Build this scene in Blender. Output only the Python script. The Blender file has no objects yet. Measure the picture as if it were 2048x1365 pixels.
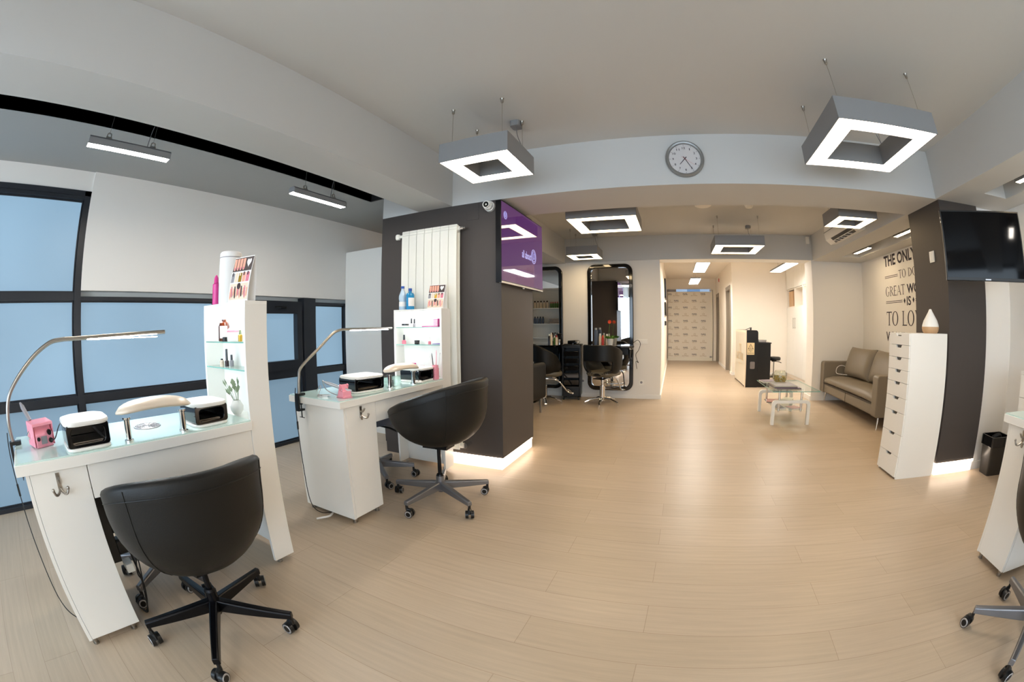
import bpy, math, random
from mathutils import Vector, Matrix
PI = math.pi
random.seed(7)
sc = bpy.context.scene
COL = sc.collection

# ------------------------------------------------------------------ camera
H = 1.205
yaw, pitch, roll = 0.387958, -0.037632, -0.008727
cy, sy, cp, sp, cr_, sr_ = math.cos(yaw), math.sin(yaw), math.cos(pitch), math.sin(pitch), math.cos(roll), math.sin(roll)
fw = Vector((-sy * cp, cy * cp, sp)); rt0 = Vector((cy, sy, 0)); up0 = rt0.cross(fw)
rt = rt0 * cr_ + up0 * sr_; up = -rt0 * sr_ + up0 * cr_
cam = bpy.data.cameras.new('camera'); camo = bpy.data.objects.new('camera', cam); COL.objects.link(camo)
camo.matrix_world = Matrix(((rt.x, up.x, -fw.x, 0), (rt.y, up.y, -fw.y, 0), (rt.z, up.z, -fw.z, H), (0, 0, 0, 1)))
cam.type = 'PANO'; cam.panorama_type = 'FISHEYE_LENS_POLYNOMIAL'      # the photograph is a full-frame fisheye picture
cam.sensor_fit = 'HORIZONTAL'; cam.sensor_width = 36; cam.sensor_height = 24
fmm = 833.993 * 36 / 2048
cam.fisheye_fov = math.radians(200)
cam.fisheye_polynomial_k0 = 0; cam.fisheye_polynomial_k1 = -1 / fmm; cam.fisheye_polynomial_k2 = 0
cam.fisheye_polynomial_k3 = -0.0186720 / fmm ** 3; cam.fisheye_polynomial_k4 = 0
cam.clip_start = 0.02; cam.clip_end = 100
sc.camera = camo
# ------------------------------------------------------------------ world, view
w = bpy.data.worlds.new('world'); sc.world = w; w.use_nodes = True
w.node_tree.nodes['Background'].inputs[0].default_value = (0.55, 0.72, 1, 1)
w.node_tree.nodes['Background'].inputs[1].default_value = 0.6
sc.view_settings.view_transform = 'Standard'; sc.view_settings.look = 'None'
sc.view_settings.gamma = 1; sc.view_settings.use_curve_mapping = False
sc.view_settings.exposure = 0.35
sc.cycles.use_denoising = True
sc.cycles.max_bounces = 10; sc.cycles.diffuse_bounces = 6; sc.cycles.glossy_bounces = 5
sc.cycles.transparent_max_bounces = 12; sc.cycles.sample_clamp_indirect = 6
# light levels
E_PEND = 16.0; E_STRIP = 66.0; E_HALL = 33.0; E_DESK = 150.0; E_LED = 16.0
E_GLASS = .95; C_GLASS = (0.165, 0.265, 0.355)
E_BACK_FILL = 4.8  # strength of the panes added behind the camera

# ------------------------------------------------------------------ materials
def lin(c):
    if isinstance(c, str):
        c = c.lstrip('#'); c = [int(c[i:i + 2], 16) / 255 for i in (0, 2, 4)]
        c = [x / 12.92 if x <= .04045 else ((x + .055) / 1.055) ** 2.4 for x in c]
    return (c[0], c[1], c[2], 1)
def mat(name, col, rough=.5, metal=0, spec=.5, trans=0, emit=None, es=0, coat=0, ior=1.45, noise=0, nscale=30, bump=0, alpha=1):
    m = bpy.data.materials.new(name); m.use_nodes = True; nt = m.node_tree; b = nt.nodes['Principled BSDF']
    b.inputs['Base Color'].default_value = lin(col); b.inputs['Roughness'].default_value = rough
    b.inputs['Metallic'].default_value = metal; b.inputs['Specular IOR Level'].default_value = spec
    b.inputs['Transmission Weight'].default_value = trans; b.inputs['IOR'].default_value = ior
    b.inputs['Coat Weight'].default_value = coat; b.inputs['Alpha'].default_value = alpha
    if emit is not None:
        b.inputs['Emission Color'].default_value = lin(emit); b.inputs['Emission Strength'].default_value = es
    if noise or bump:
        tc = nt.nodes.new('ShaderNodeTexCoord'); n = nt.nodes.new('ShaderNodeTexNoise'); n.inputs['Scale'].default_value = nscale
        n.inputs['Detail'].default_value = 4
        nt.links.new(tc.outputs['Object'], n.inputs['Vector'])
        if noise:
            mx = nt.nodes.new('ShaderNodeMix'); mx.data_type = 'RGBA'; c = lin(col)
            mx.inputs['A'].default_value = tuple(x * (1 - noise) for x in c[:3]) + (1,)
            mx.inputs['B'].default_value = tuple(min(1, x * (1 + noise)) for x in c[:3]) + (1,)
            nt.links.new(n.outputs['Fac'], mx.inputs['Factor']); nt.links.new(mx.outputs['Result'], b.inputs['Base Color'])
        if bump:
            bp = nt.nodes.new('ShaderNodeBump'); bp.inputs['Strength'].default_value = bump; bp.inputs['Distance'].default_value = .004
            nt.links.new(n.outputs['Fac'], bp.inputs['Height']); nt.links.new(bp.outputs['Normal'], b.inputs['Normal'])
    return m
def emat(name, col, s):
    m = bpy.data.materials.new(name); m.use_nodes = True; nt = m.node_tree; nt.nodes.clear()
    e = nt.nodes.new('ShaderNodeEmission'); o = nt.nodes.new('ShaderNodeOutputMaterial')
    e.inputs[0].default_value = lin(col); e.inputs[1].default_value = s; nt.links.new(e.outputs[0], o.inputs[0])
    return m
def glassmat(name, tint, rough=0.0, mixf=.85):
    """thin clear glass: mostly transparent with a glossy reflection, so lamps shine through it"""
    m = bpy.data.materials.new(name); m.use_nodes = True; nt = m.node_tree; nt.nodes.clear()
    o = nt.nodes.new('ShaderNodeOutputMaterial'); t = nt.nodes.new('ShaderNodeBsdfTransparent'); g = nt.nodes.new('ShaderNodeBsdfGlossy')
    t.inputs[0].default_value = lin(tint); g.inputs['Roughness'].default_value = rough
    mx = nt.nodes.new('ShaderNodeMixShader'); f = nt.nodes.new('ShaderNodeLayerWeight'); pw = nt.nodes.new('ShaderNodeMath'); pw.operation = 'POWER'; pw.inputs[1].default_value = 4
    ml = nt.nodes.new('ShaderNodeMath'); ml.operation = 'MULTIPLY_ADD'; ml.inputs[1].default_value = .6; ml.inputs[2].default_value = .04
    nt.links.new(f.outputs['Facing'], pw.inputs[0]); nt.links.new(pw.outputs[0], ml.inputs[0]); nt.links.new(ml.outputs[0], mx.inputs[0]); nt.links.new(t.outputs[0], mx.inputs[1]); nt.links.new(g.outputs[0], mx.inputs[2])
    nt.links.new(mx.outputs[0], o.inputs[0])
    return m
def floormat():
    m = bpy.data.materials.new('oak_laminate'); m.use_nodes = True; nt = m.node_tree; b = nt.nodes['Principled BSDF']
    N = nt.nodes.new; L = nt.links.new
    tc = N('ShaderNodeTexCoord')
    br = N('ShaderNodeTexBrick'); br.offset = .37; br.inputs['Scale'].default_value = 1
    br.inputs['Brick Width'].default_value = 1.28; br.inputs['Row Height'].default_value = .192
    br.inputs['Mortar Size'].default_value = .0012; br.inputs['Mortar Smooth'].default_value = .2
    br.inputs['Color1'].default_value = lin('#c0ad96'); br.inputs['Color2'].default_value = lin('#b9a68e'); br.inputs['Mortar'].default_value = lin('#a08a72')
    L(tc.outputs['Object'], br.inputs['Vector'])
    # wood grain runs along the planks (x): stretched noise and waves
    mp = N('ShaderNodeMapping'); mp.inputs['Scale'].default_value = (1.2, 22, 1); L(tc.outputs['Object'], mp.inputs['Vector'])
    n1 = N('ShaderNodeTexNoise'); n1.inputs['Scale'].default_value = 2.2; n1.inputs['Detail'].default_value = 7; n1.inputs['Roughness'].default_value = .62
    L(mp.outputs['Vector'], n1.inputs['Vector'])
    mp2 = N('ShaderNodeMapping'); mp2.inputs['Scale'].default_value = (.7, 5.5, 1); L(tc.outputs['Object'], mp2.inputs['Vector'])
    wv = N('ShaderNodeTexWave'); wv.wave_type = 'RINGS'; wv.inputs['Scale'].default_value = 1.4; wv.inputs['Distortion'].default_value = 6
    wv.inputs['Detail'].default_value = 3; wv.inputs['Detail Scale'].default_value = 1.2
    L(mp2.outputs['Vector'], wv.inputs['Vector'])
    r1 = N('ShaderNodeMapRange'); r1.inputs['From Min'].default_value = .3; r1.inputs['From Max'].default_value = .7
    r1.inputs['To Min'].default_value = .9; r1.inputs['To Max'].default_value = 1.05; L(n1.outputs['Fac'], r1.inputs['Value'])
    r2 = N('ShaderNodeMapRange'); r2.inputs['To Min'].default_value = .985; r2.inputs['To Max'].default_value = 1.01; L(wv.outputs['Fac'], r2.inputs['Value'])
    mu = N('ShaderNodeMath'); mu.operation = 'MULTIPLY'; L(r1.outputs['Result'], mu.inputs[0]); L(r2.outputs['Result'], mu.inputs[1])
    vm = N('ShaderNodeVectorMath'); vm.operation = 'SCALE'; L(br.outputs['Color'], vm.inputs[0]); L(mu.outputs[0], vm.inputs['Scale'])
    L(vm.outputs['Vector'], b.inputs['Base Color'])
    b.inputs['Roughness'].default_value = .38; b.inputs['Specular IOR Level'].default_value = .45
    bp = N('ShaderNodeBump'); bp.inputs['Strength'].default_value = .12; bp.inputs['Distance'].default_value = .002
    L(n1.outputs['Fac'], bp.inputs['Height']); L(bp.outputs['Normal'], b.inputs['Normal'])
    return m
M = dict(
    floor=floormat(),
    wall=mat('white_wall_paint', '#e9e6e1', .75, noise=.01, nscale=3),
    hallwall=mat('cream_wall_paint', '#f3ebdf', .75),
    ceil=mat('ceiling_paint', '#c8c8c6', .85),
    soffit=mat('soffit_grey_paint', '#a3a5a4', .7),
    slot=mat('slot_black', '#161416', .6), slotgrey=mat('slot_grey', '#8d8a86', .6),
    dark=mat('charcoal_wall_paint', '#453f3c', .55, noise=.02, nscale=4),
    frame=mat('anthracite_aluminium', '#23262c', .35),
    white=mat('white_melamine', '#f1efe9', .28, spec=.5), whitem=mat('white_matte', '#eeece8', .6),
    edge=mat('white_edging', '#dcd9cf', .4),
    black=mat('black_plastic', '#141414', .35), blackg=mat('black_gloss', '#0b0b0c', .08, coat=.5),
    leather=mat('black_leather', '#161513', .45, spec=.35, bump=.12, nscale=220), chairin=mat('leather_glare_tone', '#6b6353', .3),  # chair seat colour is lightened to carry the glare on black leather
    chrome=mat('chrome', '#e8e8e8', .08, 1), steel=mat('brushed_steel', '#a9a39b', .3, 1),
    grey=mat('grey_metal', '#86868a', .35, .7), lampgrey=mat('grey_lamp_body', '#8b8b8c', .45, .2),
    blackm=mat('black_metal', '#17171a', .25, .6),
    rad=mat('radiator_enamel', '#eeece2', .3),
    glasst=mat('frosted_worktop_glass', '#cfe9e2', .06, coat=.6), gclear=glassmat('clear_glass', (.93, .975, .96)),
    gedge=mat('glass_edge_green', '#7fb5a8', .1), gbowl=glassmat('bowl_glass', (.95, .96, .93)),
    mirror=mat('mirror_silver', '#eeeeee', .01, 1),
    sofa=mat('taupe_leather', '#7f7566', .42, bump=.15, nscale=120), seam=mat('dark_seam', '#4a4239', .6),
    pink=mat('pink_plastic', '#f09aa9', .3), hotpink=mat('hot_pink_plastic', '#d43f8d', .2), purple=mat('purple_plastic', '#6a4ab0', .4),
    blueliq=mat('blue_liquid', '#0c86bd', .15, coat=.5), bluecap=mat('blue_cap', '#1c4fa8', .35), pale=mat('pale_pet', '#b9cfe0', .1, coat=.5),
    amber=mat('amber_glass', '#5b2408', .08, coat=.6), brownd=mat('brown_glass', '#3a1a10', .1, coat=.5),
    pearl=mat('pearl_cream_leather', '#e6d6c2', .3, .15), label=mat('paper_label', '#f3f0ec', .6),
    red=mat('red_plastic', '#c9352b', .3), orange=mat('orange_flower', '#e8502c', .5), green=mat('leaf_green', '#4f7d2c', .5),
    lgreen=mat('sage_leaf', '#8d9a7c', .6), yellow=mat('warning_yellow', '#e6d0a4', .5), gold=mat('gold_glass', '#b58f2f', .25, .5),
    skin1=mat('printed_skin', '#e9a58c', .5), skin2=mat('printed_rose', '#d8798a', .5), printd=mat('printed_dark', '#3b2b2c', .5),
    printg=mat('printed_grey', '#8f8c90', .5), beigep=mat('printed_beige', '#e7d6bf', .5),
    wood=mat('pale_wood', '#c9a47c', .5, noise=.12, nscale=9), grout=mat('joint_grey', '#c6c2ba', .7),
    doorfr=mat('grey_door_frame', '#8f8577', .5), text=mat('black_lettering', '#2b2430', .6), textg=mat('beige_lettering', '#b59f7c', .6),
    banner=mat('cream_banner', '#efe8da', .6), cream=mat('cream_gloss_panel', '#f1ebd9', .12, coat=.4),
    tvp=None, silver=mat('silver_paint', '#b8b8ba', .35, .6), clockf=mat('clock_face', '#cfcccc', .5), clockr=mat('clock_rim', '#8a8a88', .3, .4),
    smoked=mat('smoked_bin_plastic', '#3b3936', .3, alpha=.93), potp=mat('potpourri', '#b79a55', .7, noise=.4, nscale=60), potg=mat('potpourri_green', '#a39a62', .7),
    towel=mat('grey_towel', '#9a9088', .9), bluetech=mat('slate_vinyl', '#4d5a70', .4), tile=mat('grout', '#777777', .6),
    mag1=mat('magazine_grey', '#77716f', .4), mag2=mat('magazine_purple', '#6c5c6c', .4), mag3=mat('magazine_pink', '#c98b7f', .4), mag4=mat('magazine_cream', '#d9d2bf', .4),
    plinth=mat('backlit_acrylic_plinth', '#f4ece4', .3, emit=(1, .88, .80), es=.75),
    led=emat('led_strip_warm', (1, .80, .62), E_LED),
    pendw=emat('warm_pendant_diffuser', (1, .74, .42), E_PEND * .85), stripw=emat('warm_strip_diffuser', (1, .76, .46), 34), 
    towerled=emat('tower_led', (.93, .97, 1), 30),
    pend=emat('pendant_diffuser', (1, .87, .72), E_PEND), strip=emat('strip_diffuser', (1, .92, .82), E_STRIP),
    hall=emat('hall_diffuser', (1, .94, .85), E_HALL), desk=emat('desk_lamp_leds', (.86, .92, 1), E_DESK),
)
def panemat(name, k):
    m = bpy.data.materials.new(name); m.use_nodes = True; nt = m.node_tree; b = nt.nodes['Principled BSDF']
    b.inputs['Base Color'].default_value = (.12, .17, .22, 1); b.inputs['Roughness'].default_value = .4
    tc = nt.nodes.new('ShaderNodeTexCoord'); n = nt.nodes.new('ShaderNodeTexNoise'); n.inputs['Scale'].default_value = 1.1; n.inputs['Detail'].default_value = 1
    mx = nt.nodes.new('ShaderNodeMix'); mx.data_type = 'RGBA'
    mx.inputs['A'].default_value = tuple(c * k * .72 for c in C_GLASS) + (1,); mx.inputs['B'].default_value = tuple(c * k * 1.25 for c in C_GLASS) + (1,)
    nt.links.new(tc.outputs['Object'], n.inputs['Vector']); nt.links.new(n.outputs['Fac'], mx.inputs['Factor'])
    nt.links.new(mx.outputs['Result'], b.inputs['Emission Color']); b.inputs['Emission Strength'].default_value = E_GLASS
    return m
M['pane'] = panemat('frosted_pane_sky', 1.08); M['panelow'] = panemat('frosted_pane_street', .68)
M['fillpane'] = emat('added_fill_pane', (.70, .85, 1), E_BACK_FILL)  # glow of the added, unseen panes in the rear wall
def tvmat():
    m = bpy.data.materials.new('purple_screen'); m.use_nodes = True; nt = m.node_tree; b = nt.nodes['Principled BSDF']
    b.inputs['Base Color'].default_value = (.02, .02, .02, 1); b.inputs['Roughness'].default_value = .03
    b.inputs['Specular IOR Level'].default_value = .8
    b.inputs['Emission Color'].default_value = lin('#602c70'); b.inputs['Emission Strength'].default_value = .55
    return m
M['tvp'] = tvmat()
M['screen_text'] = mat('screen_lettering', '#8f90c8', .3, emit='#8f90c8', es=.8)
M['tvoff'] = mat('dark_screen', '#040406', .06, spec=.25)

# ------------------------------------------------------------------ mesh builder
class B:
    def __init__(s): s.v = []; s.f = []; s.m = []; s.mi = 0
    def add(s, vs, fs):
        o = len(s.v); s.v += [tuple(v) for v in vs]; s.f += [tuple(i + o for i in f) for f in fs]; s.m += [s.mi] * len(fs); return s
    def box(s, x0, x1, y0, y1, z0, z1, M4=None):
        v = [Vector(p) for p in ((x0, y0, z0), (x1, y0, z0), (x1, y1, z0), (x0, y1, z0), (x0, y0, z1), (x1, y0, z1), (x1, y1, z1), (x0, y1, z1))]
        if M4: v = [M4 @ p for p in v]
        return s.add(v, ((3, 2, 1, 0), (4, 5, 6, 7), (0, 1, 5, 4), (1, 2, 6, 5), (2, 3, 7, 6), (3, 0, 4, 7)))
    def cyl(s, p0, p1, r0, r1=None, n=20, cap=True):
        r1 = r0 if r1 is None else r1; p0 = Vector(p0); p1 = Vector(p1); d = (p1 - p0).normalized()
        a = d.orthogonal().normalized(); b = d.cross(a); vs = []
        for p, r in ((p0, r0), (p1, r1)):
            for i in range(n):
                t = 2 * PI * i / n; vs.append(p + a * (r * math.cos(t)) + b * (r * math.sin(t)))
        fs = [(i, (i + 1) % n, n + (i + 1) % n, n + i) for i in range(n)]
        if cap: fs += [tuple(range(n - 1, -1, -1)), tuple(range(n, 2 * n))]
        return s.add(vs, fs)
    def tube(s, path, r, n=10, cap=True):
        P = [Vector(p) for p in path]; R = r if isinstance(r, (list, tuple)) else [r] * len(P); vs = []
        a = None
        for i, p in enumerate(P):
            d = ((P[min(i + 1, len(P) - 1)] - p).normalized() + (p - P[max(i - 1, 0)]).normalized()).normalized()
            if a is None: a = d.orthogonal().normalized()
            a = (a - d * a.dot(d)); a = a.normalized() if a.length > 1e-6 else d.orthogonal().normalized()
            b = d.cross(a)
            for k in range(n):
                t = 2 * PI * k / n; vs.append(p + a * (R[i] * math.cos(t)) + b * (R[i] * math.sin(t)))
        fs = []
        for i in range(len(P) - 1):
            for k in range(n):
                k2 = (k + 1) % n; fs.append((i * n + k, i * n + k2, (i + 1) * n + k2, (i + 1) * n + k))
        if cap: fs += [tuple(range(n - 1, -1, -1)), tuple(range((len(P) - 1) * n, len(P) * n))]
        return s.add(vs, fs)
    def lathe(s, prof, c=(0, 0, 0), n=28, sx=1, sy=1):
        vs = []; fs = []
        for r, z in prof:
            for i in range(n):
                t = 2 * PI * i / n; vs.append((c[0] + r * sx * math.cos(t), c[1] + r * sy * math.sin(t), c[2] + z))
        for j in range(len(prof) - 1):
            for i in range(n):
                i2 = (i + 1) % n; fs.append((j * n + i, j * n + i2, (j + 1) * n + i2, (j + 1) * n + i))
        if prof[0][0] > 1e-5: fs.append(tuple(range(n - 1, -1, -1)))
        if prof[-1][0] > 1e-5: fs.append(tuple(range((len(prof) - 1) * n, len(prof) * n)))
        return s.add(vs, fs)
    def prism(s, poly, a, b, ax='z'):
        """2-D polygon extruded along an axis from a to b"""
        def P(u, v, t): return (u, v, t) if ax == 'z' else ((u, t, v) if ax == 'y' else (t, u, v))
        n = len(poly); vs = [P(u, v, a) for u, v in poly] + [P(u, v, b) for u, v in poly]
        return s.add(vs, [tuple(range(n - 1, -1, -1)), tuple(range(n, 2 * n))] + [(i, (i + 1) % n, n + (i + 1) % n, n + i) for i in range(n)])
    def ring(s, outer, inner, a, b, ax='z'):
        """frame between two polygons with the same number of points"""
        def P(u, v, t): return (u, v, t) if ax == 'z' else ((u, t, v) if ax == 'y' else (t, u, v))
        n = len(outer); vs = [P(*p, a) for p in outer] + [P(*p, a) for p in inner] + [P(*p, b) for p in outer] + [P(*p, b) for p in inner]
        fs = []
        for i in range(n):
            j = (i + 1) % n
            fs += [(i, j, n + j, n + i), (2 * n + i, 3 * n + i, 3 * n + j, 2 * n + j), (i, 2 * n + i, 2 * n + j, j), (n + i, n + j, 3 * n + j, 3 * n + i)]
        return s.add(vs, fs)
    def sph(s, c, r, n=18, m=12):
        rx, ry, rz = r if isinstance(r, (tuple, list)) else (r, r, r); vs = []; fs = []
        for j in range(m + 1):
            t = PI * j / m
            for i in range(n):
                a = 2 * PI * i / n; vs.append((c[0] + rx * math.sin(t) * math.cos(a), c[1] + ry * math.sin(t) * math.sin(a), c[2] + rz * math.cos(t)))
        for j in range(m):
            for i in range(n):
                i2 = (i + 1) % n; fs.append((j * n + i, (j + 1) * n + i, (j + 1) * n + i2, j * n + i2))
        return s.add(vs, fs)
    def grid(s, rows, closed=False):
        n = len(rows[0]); vs = [p for r in rows for p in r]; fs = []
        for j in range(len(rows) - 1):
            for i in range(n if closed else n - 1):
                i2 = (i + 1) % n; fs.append((j * n + i, j * n + i2, (j + 1) * n + i2, (j + 1) * n + i))
        return s.add(vs, fs)
def rrect(x0, x1, y0, y1, r, n=5):
    out = []
    for cx, cyy, a0 in ((x1 - r, y1 - r, 0), (x0 + r, y1 - r, PI / 2), (x0 + r, y0 + r, PI), (x1 - r, y0 + r, 1.5 * PI)):
        for i in range(n + 1):
            a = a0 + PI / 2 * i / n; out.append((cx + r * math.cos(a), cyy + r * math.sin(a)))
    return out
def smooth_path(pts, n=6):
    """Catmull-Rom through the points"""
    P = [Vector(p) for p in pts]; P = [P[0]] + P + [P[-1]]; out = []
    for i in range(1, len(P) - 2):
        for k in range(n):
            t = k / n; a, b, c, d = P[i - 1], P[i], P[i + 1], P[i + 2]
            out.append(.5 * ((2 * b) + (c - a) * t + (2 * a - 5 * b + 4 * c - d) * t * t + (3 * b - a - 3 * c + d) * t ** 3))
    out.append(P[-2]); return out
def mesh(name, b, mats, bevel=0, sub=0, angle=35, parent=None, weld=False):
    me = bpy.data.meshes.new(name); me.from_pydata(b.v, [], b.f)
    if not isinstance(mats, (list, tuple)): mats = [mats]
    for m in mats: me.materials.append(M[m] if isinstance(m, str) else m)
    for p, k in zip(me.polygons, b.m): p.material_index = k; p.use_smooth = True
    me.validate(); me.update()
    import bmesh
    bm = bmesh.new(); bm.from_mesh(me)
    if weld: bmesh.ops.remove_doubles(bm, verts=bm.verts, dist=1e-5)
    bmesh.ops.recalc_face_normals(bm, faces=bm.faces); bm.to_mesh(me); bm.free()
    me.set_sharp_from_angle(angle=math.radians(angle))
    o = bpy.data.objects.new(name, me); COL.objects.link(o)
    if bevel:
        md = o.modifiers.new('bevel', 'BEVEL'); md.width = bevel; md.segments = 3; md.limit_method = 'ANGLE'; md.angle_limit = math.radians(40)
    if sub:
        md = o.modifiers.new('sub', 'SUBSURF'); md.levels = sub; md.render_levels = sub
    if parent: o.parent = parent
    return o
part = mesh
def tag(o, label, cat, group=None):
    o['label'] = label; o['category'] = cat
    if group: o['group'] = group
    return o
def thing(name, label, cat, loc=(0, 0, 0), rz=0, group=None):
    o = bpy.data.objects.new(name, None); COL.objects.link(o); o.location = loc; o.rotation_euler = (0, 0, rz); o.empty_display_size = .05
    return tag(o, label, cat, group)
def struct(name, b, mats, bevel=0, parent=None):
    o = mesh(name, b, mats, bevel, parent=parent); o['kind'] = 'structure'; return o
def sthing(name):
    o = bpy.data.objects.new(name, None); COL.objects.link(o); o['kind'] = 'structure'; return o
def dup(root, loc, rz=None, label=None, group=None):
    r = root.copy(); COL.objects.link(r); r.location = loc
    if rz is not None: r.rotation_euler = (0, 0, rz)
    if label: r['label'] = label
    if group: r['group'] = group
    for ch in list(root.children):
        c = ch.copy(); COL.objects.link(c); c.parent = r
        for g in list(ch.children):
            d = g.copy(); COL.objects.link(d); d.parent = c
    return r
def textmesh(name, s, org, right, upv, wd, ht, m, parent=None, depth=.0015, bold=0.0, segs=3):
    """lettering of exact width and height; org is its lower left corner"""
    cu = bpy.data.curves.new(name, 'FONT'); cu.body = s; cu.size = 1; cu.offset = bold; cu.resolution_u = segs
    o = bpy.data.objects.new(name + '_tmp', cu); COL.objects.link(o)
    dg = bpy.context.evaluated_depsgraph_get(); me = bpy.data.meshes.new_from_object(o.evaluated_get(dg))
    bpy.data.objects.remove(o); bpy.data.curves.remove(cu)
    xs = [v.co.x for v in me.vertices]; ys = [v.co.y for v in me.vertices]
    x0, x1, y0, y1 = min(xs), max(xs), min(ys), max(ys)
    right = Vector(right).normalized(); upv = Vector(upv).normalized(); nn = right.cross(upv); org = Vector(org)
    b = B(); vs = [org + right * ((v.co.x - x0) / (x1 - x0) * wd) + upv * ((v.co.y - y0) / (y1 - y0) * ht) + nn * depth for v in me.vertices]
    b.add(vs, [tuple(p.vertices) for p in me.polygons])
    bpy.data.meshes.remove(me)
    return b
def plate(b, org, right, upv, pts, depth=.0015):
    """flat polygon in a plane"""
    right = Vector(right).normalized(); upv = Vector(upv).normalized(); nn = right.cross(upv); org = Vector(org)
    return b.add([org + right * u + upv * v + nn * depth for u, v in pts], [tuple(range(len(pts)))])

# ================================================================== THE ROOM
ZB, ZC, ZL = 2.245, 2.66, 2.45            # beam underside, main ceiling, side soffit by the glazing
XG, XR = -3.62, 3.42                      # glazing plane, right hand wall
YW = 6.8                                  # mirror wall
b = B(); b.box(-3.8, 3.6, -3.2, 14.6, -.1, 0); struct('floor', b, 'floor')
b = B(); b.box(-1.79, 2.44, -3.2, 3.04, ZC, ZC + .1); b.box(-1.79, 2.44, 3.62, YW, ZC, ZC + .1); struct('ceiling', b, 'ceil')
b = B(); b.box(-1.79, 2.44, 3.04, 3.62, ZB, ZC + .1); b.box(-2.57, -2.14, 3.04, 3.62, ZB, ZC + .1); struct('ceiling_beam_crosswise', b, 'ceil')
b = B(); b.box(-2.14, -1.79, -3.2, YW, ZB, ZC + .1); struct('ceiling_beam_left', b, 'ceil')
# soffit over the manicure desks with a dark slot for the hanging strip lights
b = B(); b.box(-3.7, -2.72, -3.2, 3.04, ZL, ZL + .1); b.box(-2.24, -2.14, -3.2, 3.04, ZL, ZL + .1)
b.box(-3.7, -2.57, 3.04, YW, ZL, ZL + .1); b.box(-2.57, -2.14, 3.62, YW, ZL, ZL + .1)
struct('ceiling_soffit_left', b, 'soffit')
b = B(); b.box(-2.72, -2.24, -3.2, 3.04, ZL + .12, ZL + .14); b.box(-2.74, -2.72, -3.2, 3.04, ZL, ZL + .14); b.box(-2.24, -2.22, -3.2, 3.04, ZL + .1, ZL + .14); b.box(-2.72, -2.24, 3.02, 3.04, ZL, ZL + .14)
struct('trim_1', b, 'slot')
# right hand soffit with two recessed light slots
b = B()
b.box(2.44, 2.80, -3.2, YW, ZB, ZC + .1); b.box(3.12, 3.6, -3.2, YW, ZB, ZC + .1)
b.box(2.80, 3.12, 2.69, 3.75, ZB, ZC + .1); b.box(2.80, 3.12, 6.25, YW, ZB, ZC + .1)
struct('ceiling_soffit_right', b, 'ceil')
b = B(); b.box(2.80, 3.12, -3.2, 2.69, ZB + .13, ZB + .15); b.box(2.80, 3.12, 3.75, 6.25, ZB + .13, ZB + .15); struct('trim_2', b, 'slotgrey')
# walls
b = B(); b.box(-3.7, -.2, YW, YW + .2, 0, ZC); b.box(2.42, 3.6, YW, 7.17, 0, ZC); b.box(-.2, 2.42, YW + .001, 7.17, 2.26, ZC); struct('wall_back', b, 'wall')
b = B(); b.box(-1.79, 2.44, YW - .03, YW, 2.255, ZC); struct('trim_3', b, 'ceil')
b = B(); b.box(XR, XR + .15, -3.2, YW, 0, ZB); struct('wall_right', b, 'wall')
b = B(); b.box(-3.8, 3.6, -3.3, -3.2, 0, ZC + .1); struct('wall_behind', b, 'wall')
b = B(); b.box(2.99, XR, 3.07, 3.62, 0, ZB); struct('wall_pier', b, 'wall')
b = B(); b.box(XG - .09, XG + .035, .46, YW, 1.535, ZL); b.box(XG - .09, XG + .02, -3.2, .46, 2.29, ZL); struct('wall_left', b, 'wall')
# pillars on glowing plinths
for nm, x0, x1, y0, y1 in (('wall_pillar_left', -2.57, -1.33, 3.04, 3.79), ('wall_pillar_right', 2.47, 2.99, 3.04, 3.62)):
    b = B(); b.box(x0, x1, y0, y1, .105, ZB); struct(nm, b, 'dark')
b = B(); b.box(-1.9, -1.34, 3.045, 3.78, .0, .1); struct('baseboard_1', b, 'plinth')
b = B(); b.box(-2.57, -1.9, 3.05, 3.78, .0, .105); struct('baseboard_2', b, 'dark')
b = B(); b.box(2.48, 2.985, 3.045, 3.61, .0, .1); struct('baseboard_3', b, 'plinth')
def led(name, segs, label):
    b = B()
    for s in segs: b.box(*s)
    tag(mesh(name, b, 'led'), label, 'light')
led('plinth_light_strip', [(-1.88, -1.335, 3.036, 3.0445, .088, .104), (-1.344, -1.337, 3.05, 3.78, .085, .104)], 'warm LED strip glowing under the dark pillar that carries the radiator')
led('plinth_light_strip', [(2.475, 2.99, 3.036, 3.0445, .088, .104), (2.472, 2.479, 3.05, 3.6, .085, .104)], 'warm LED strip glowing under the dark pillar behind the tall drawer cabinet')
# skirtings
b = B(); b.box(-3.6, -.2, YW - .015, YW, 0, .07); b.box(2.42, XR, YW - .015, YW, 0, .07); struct('baseboard_back', b, 'whitem')
b = B(); b.box(XR - .015, XR, -3.2, 3.06, 0, .07); b.box(XR - .015, XR, 3.62, YW, 0, .07); b.box(2.99, XR - .015, 3.055, 3.07, 0, .07); struct('baseboard_right', b, 'whitem')
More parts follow.
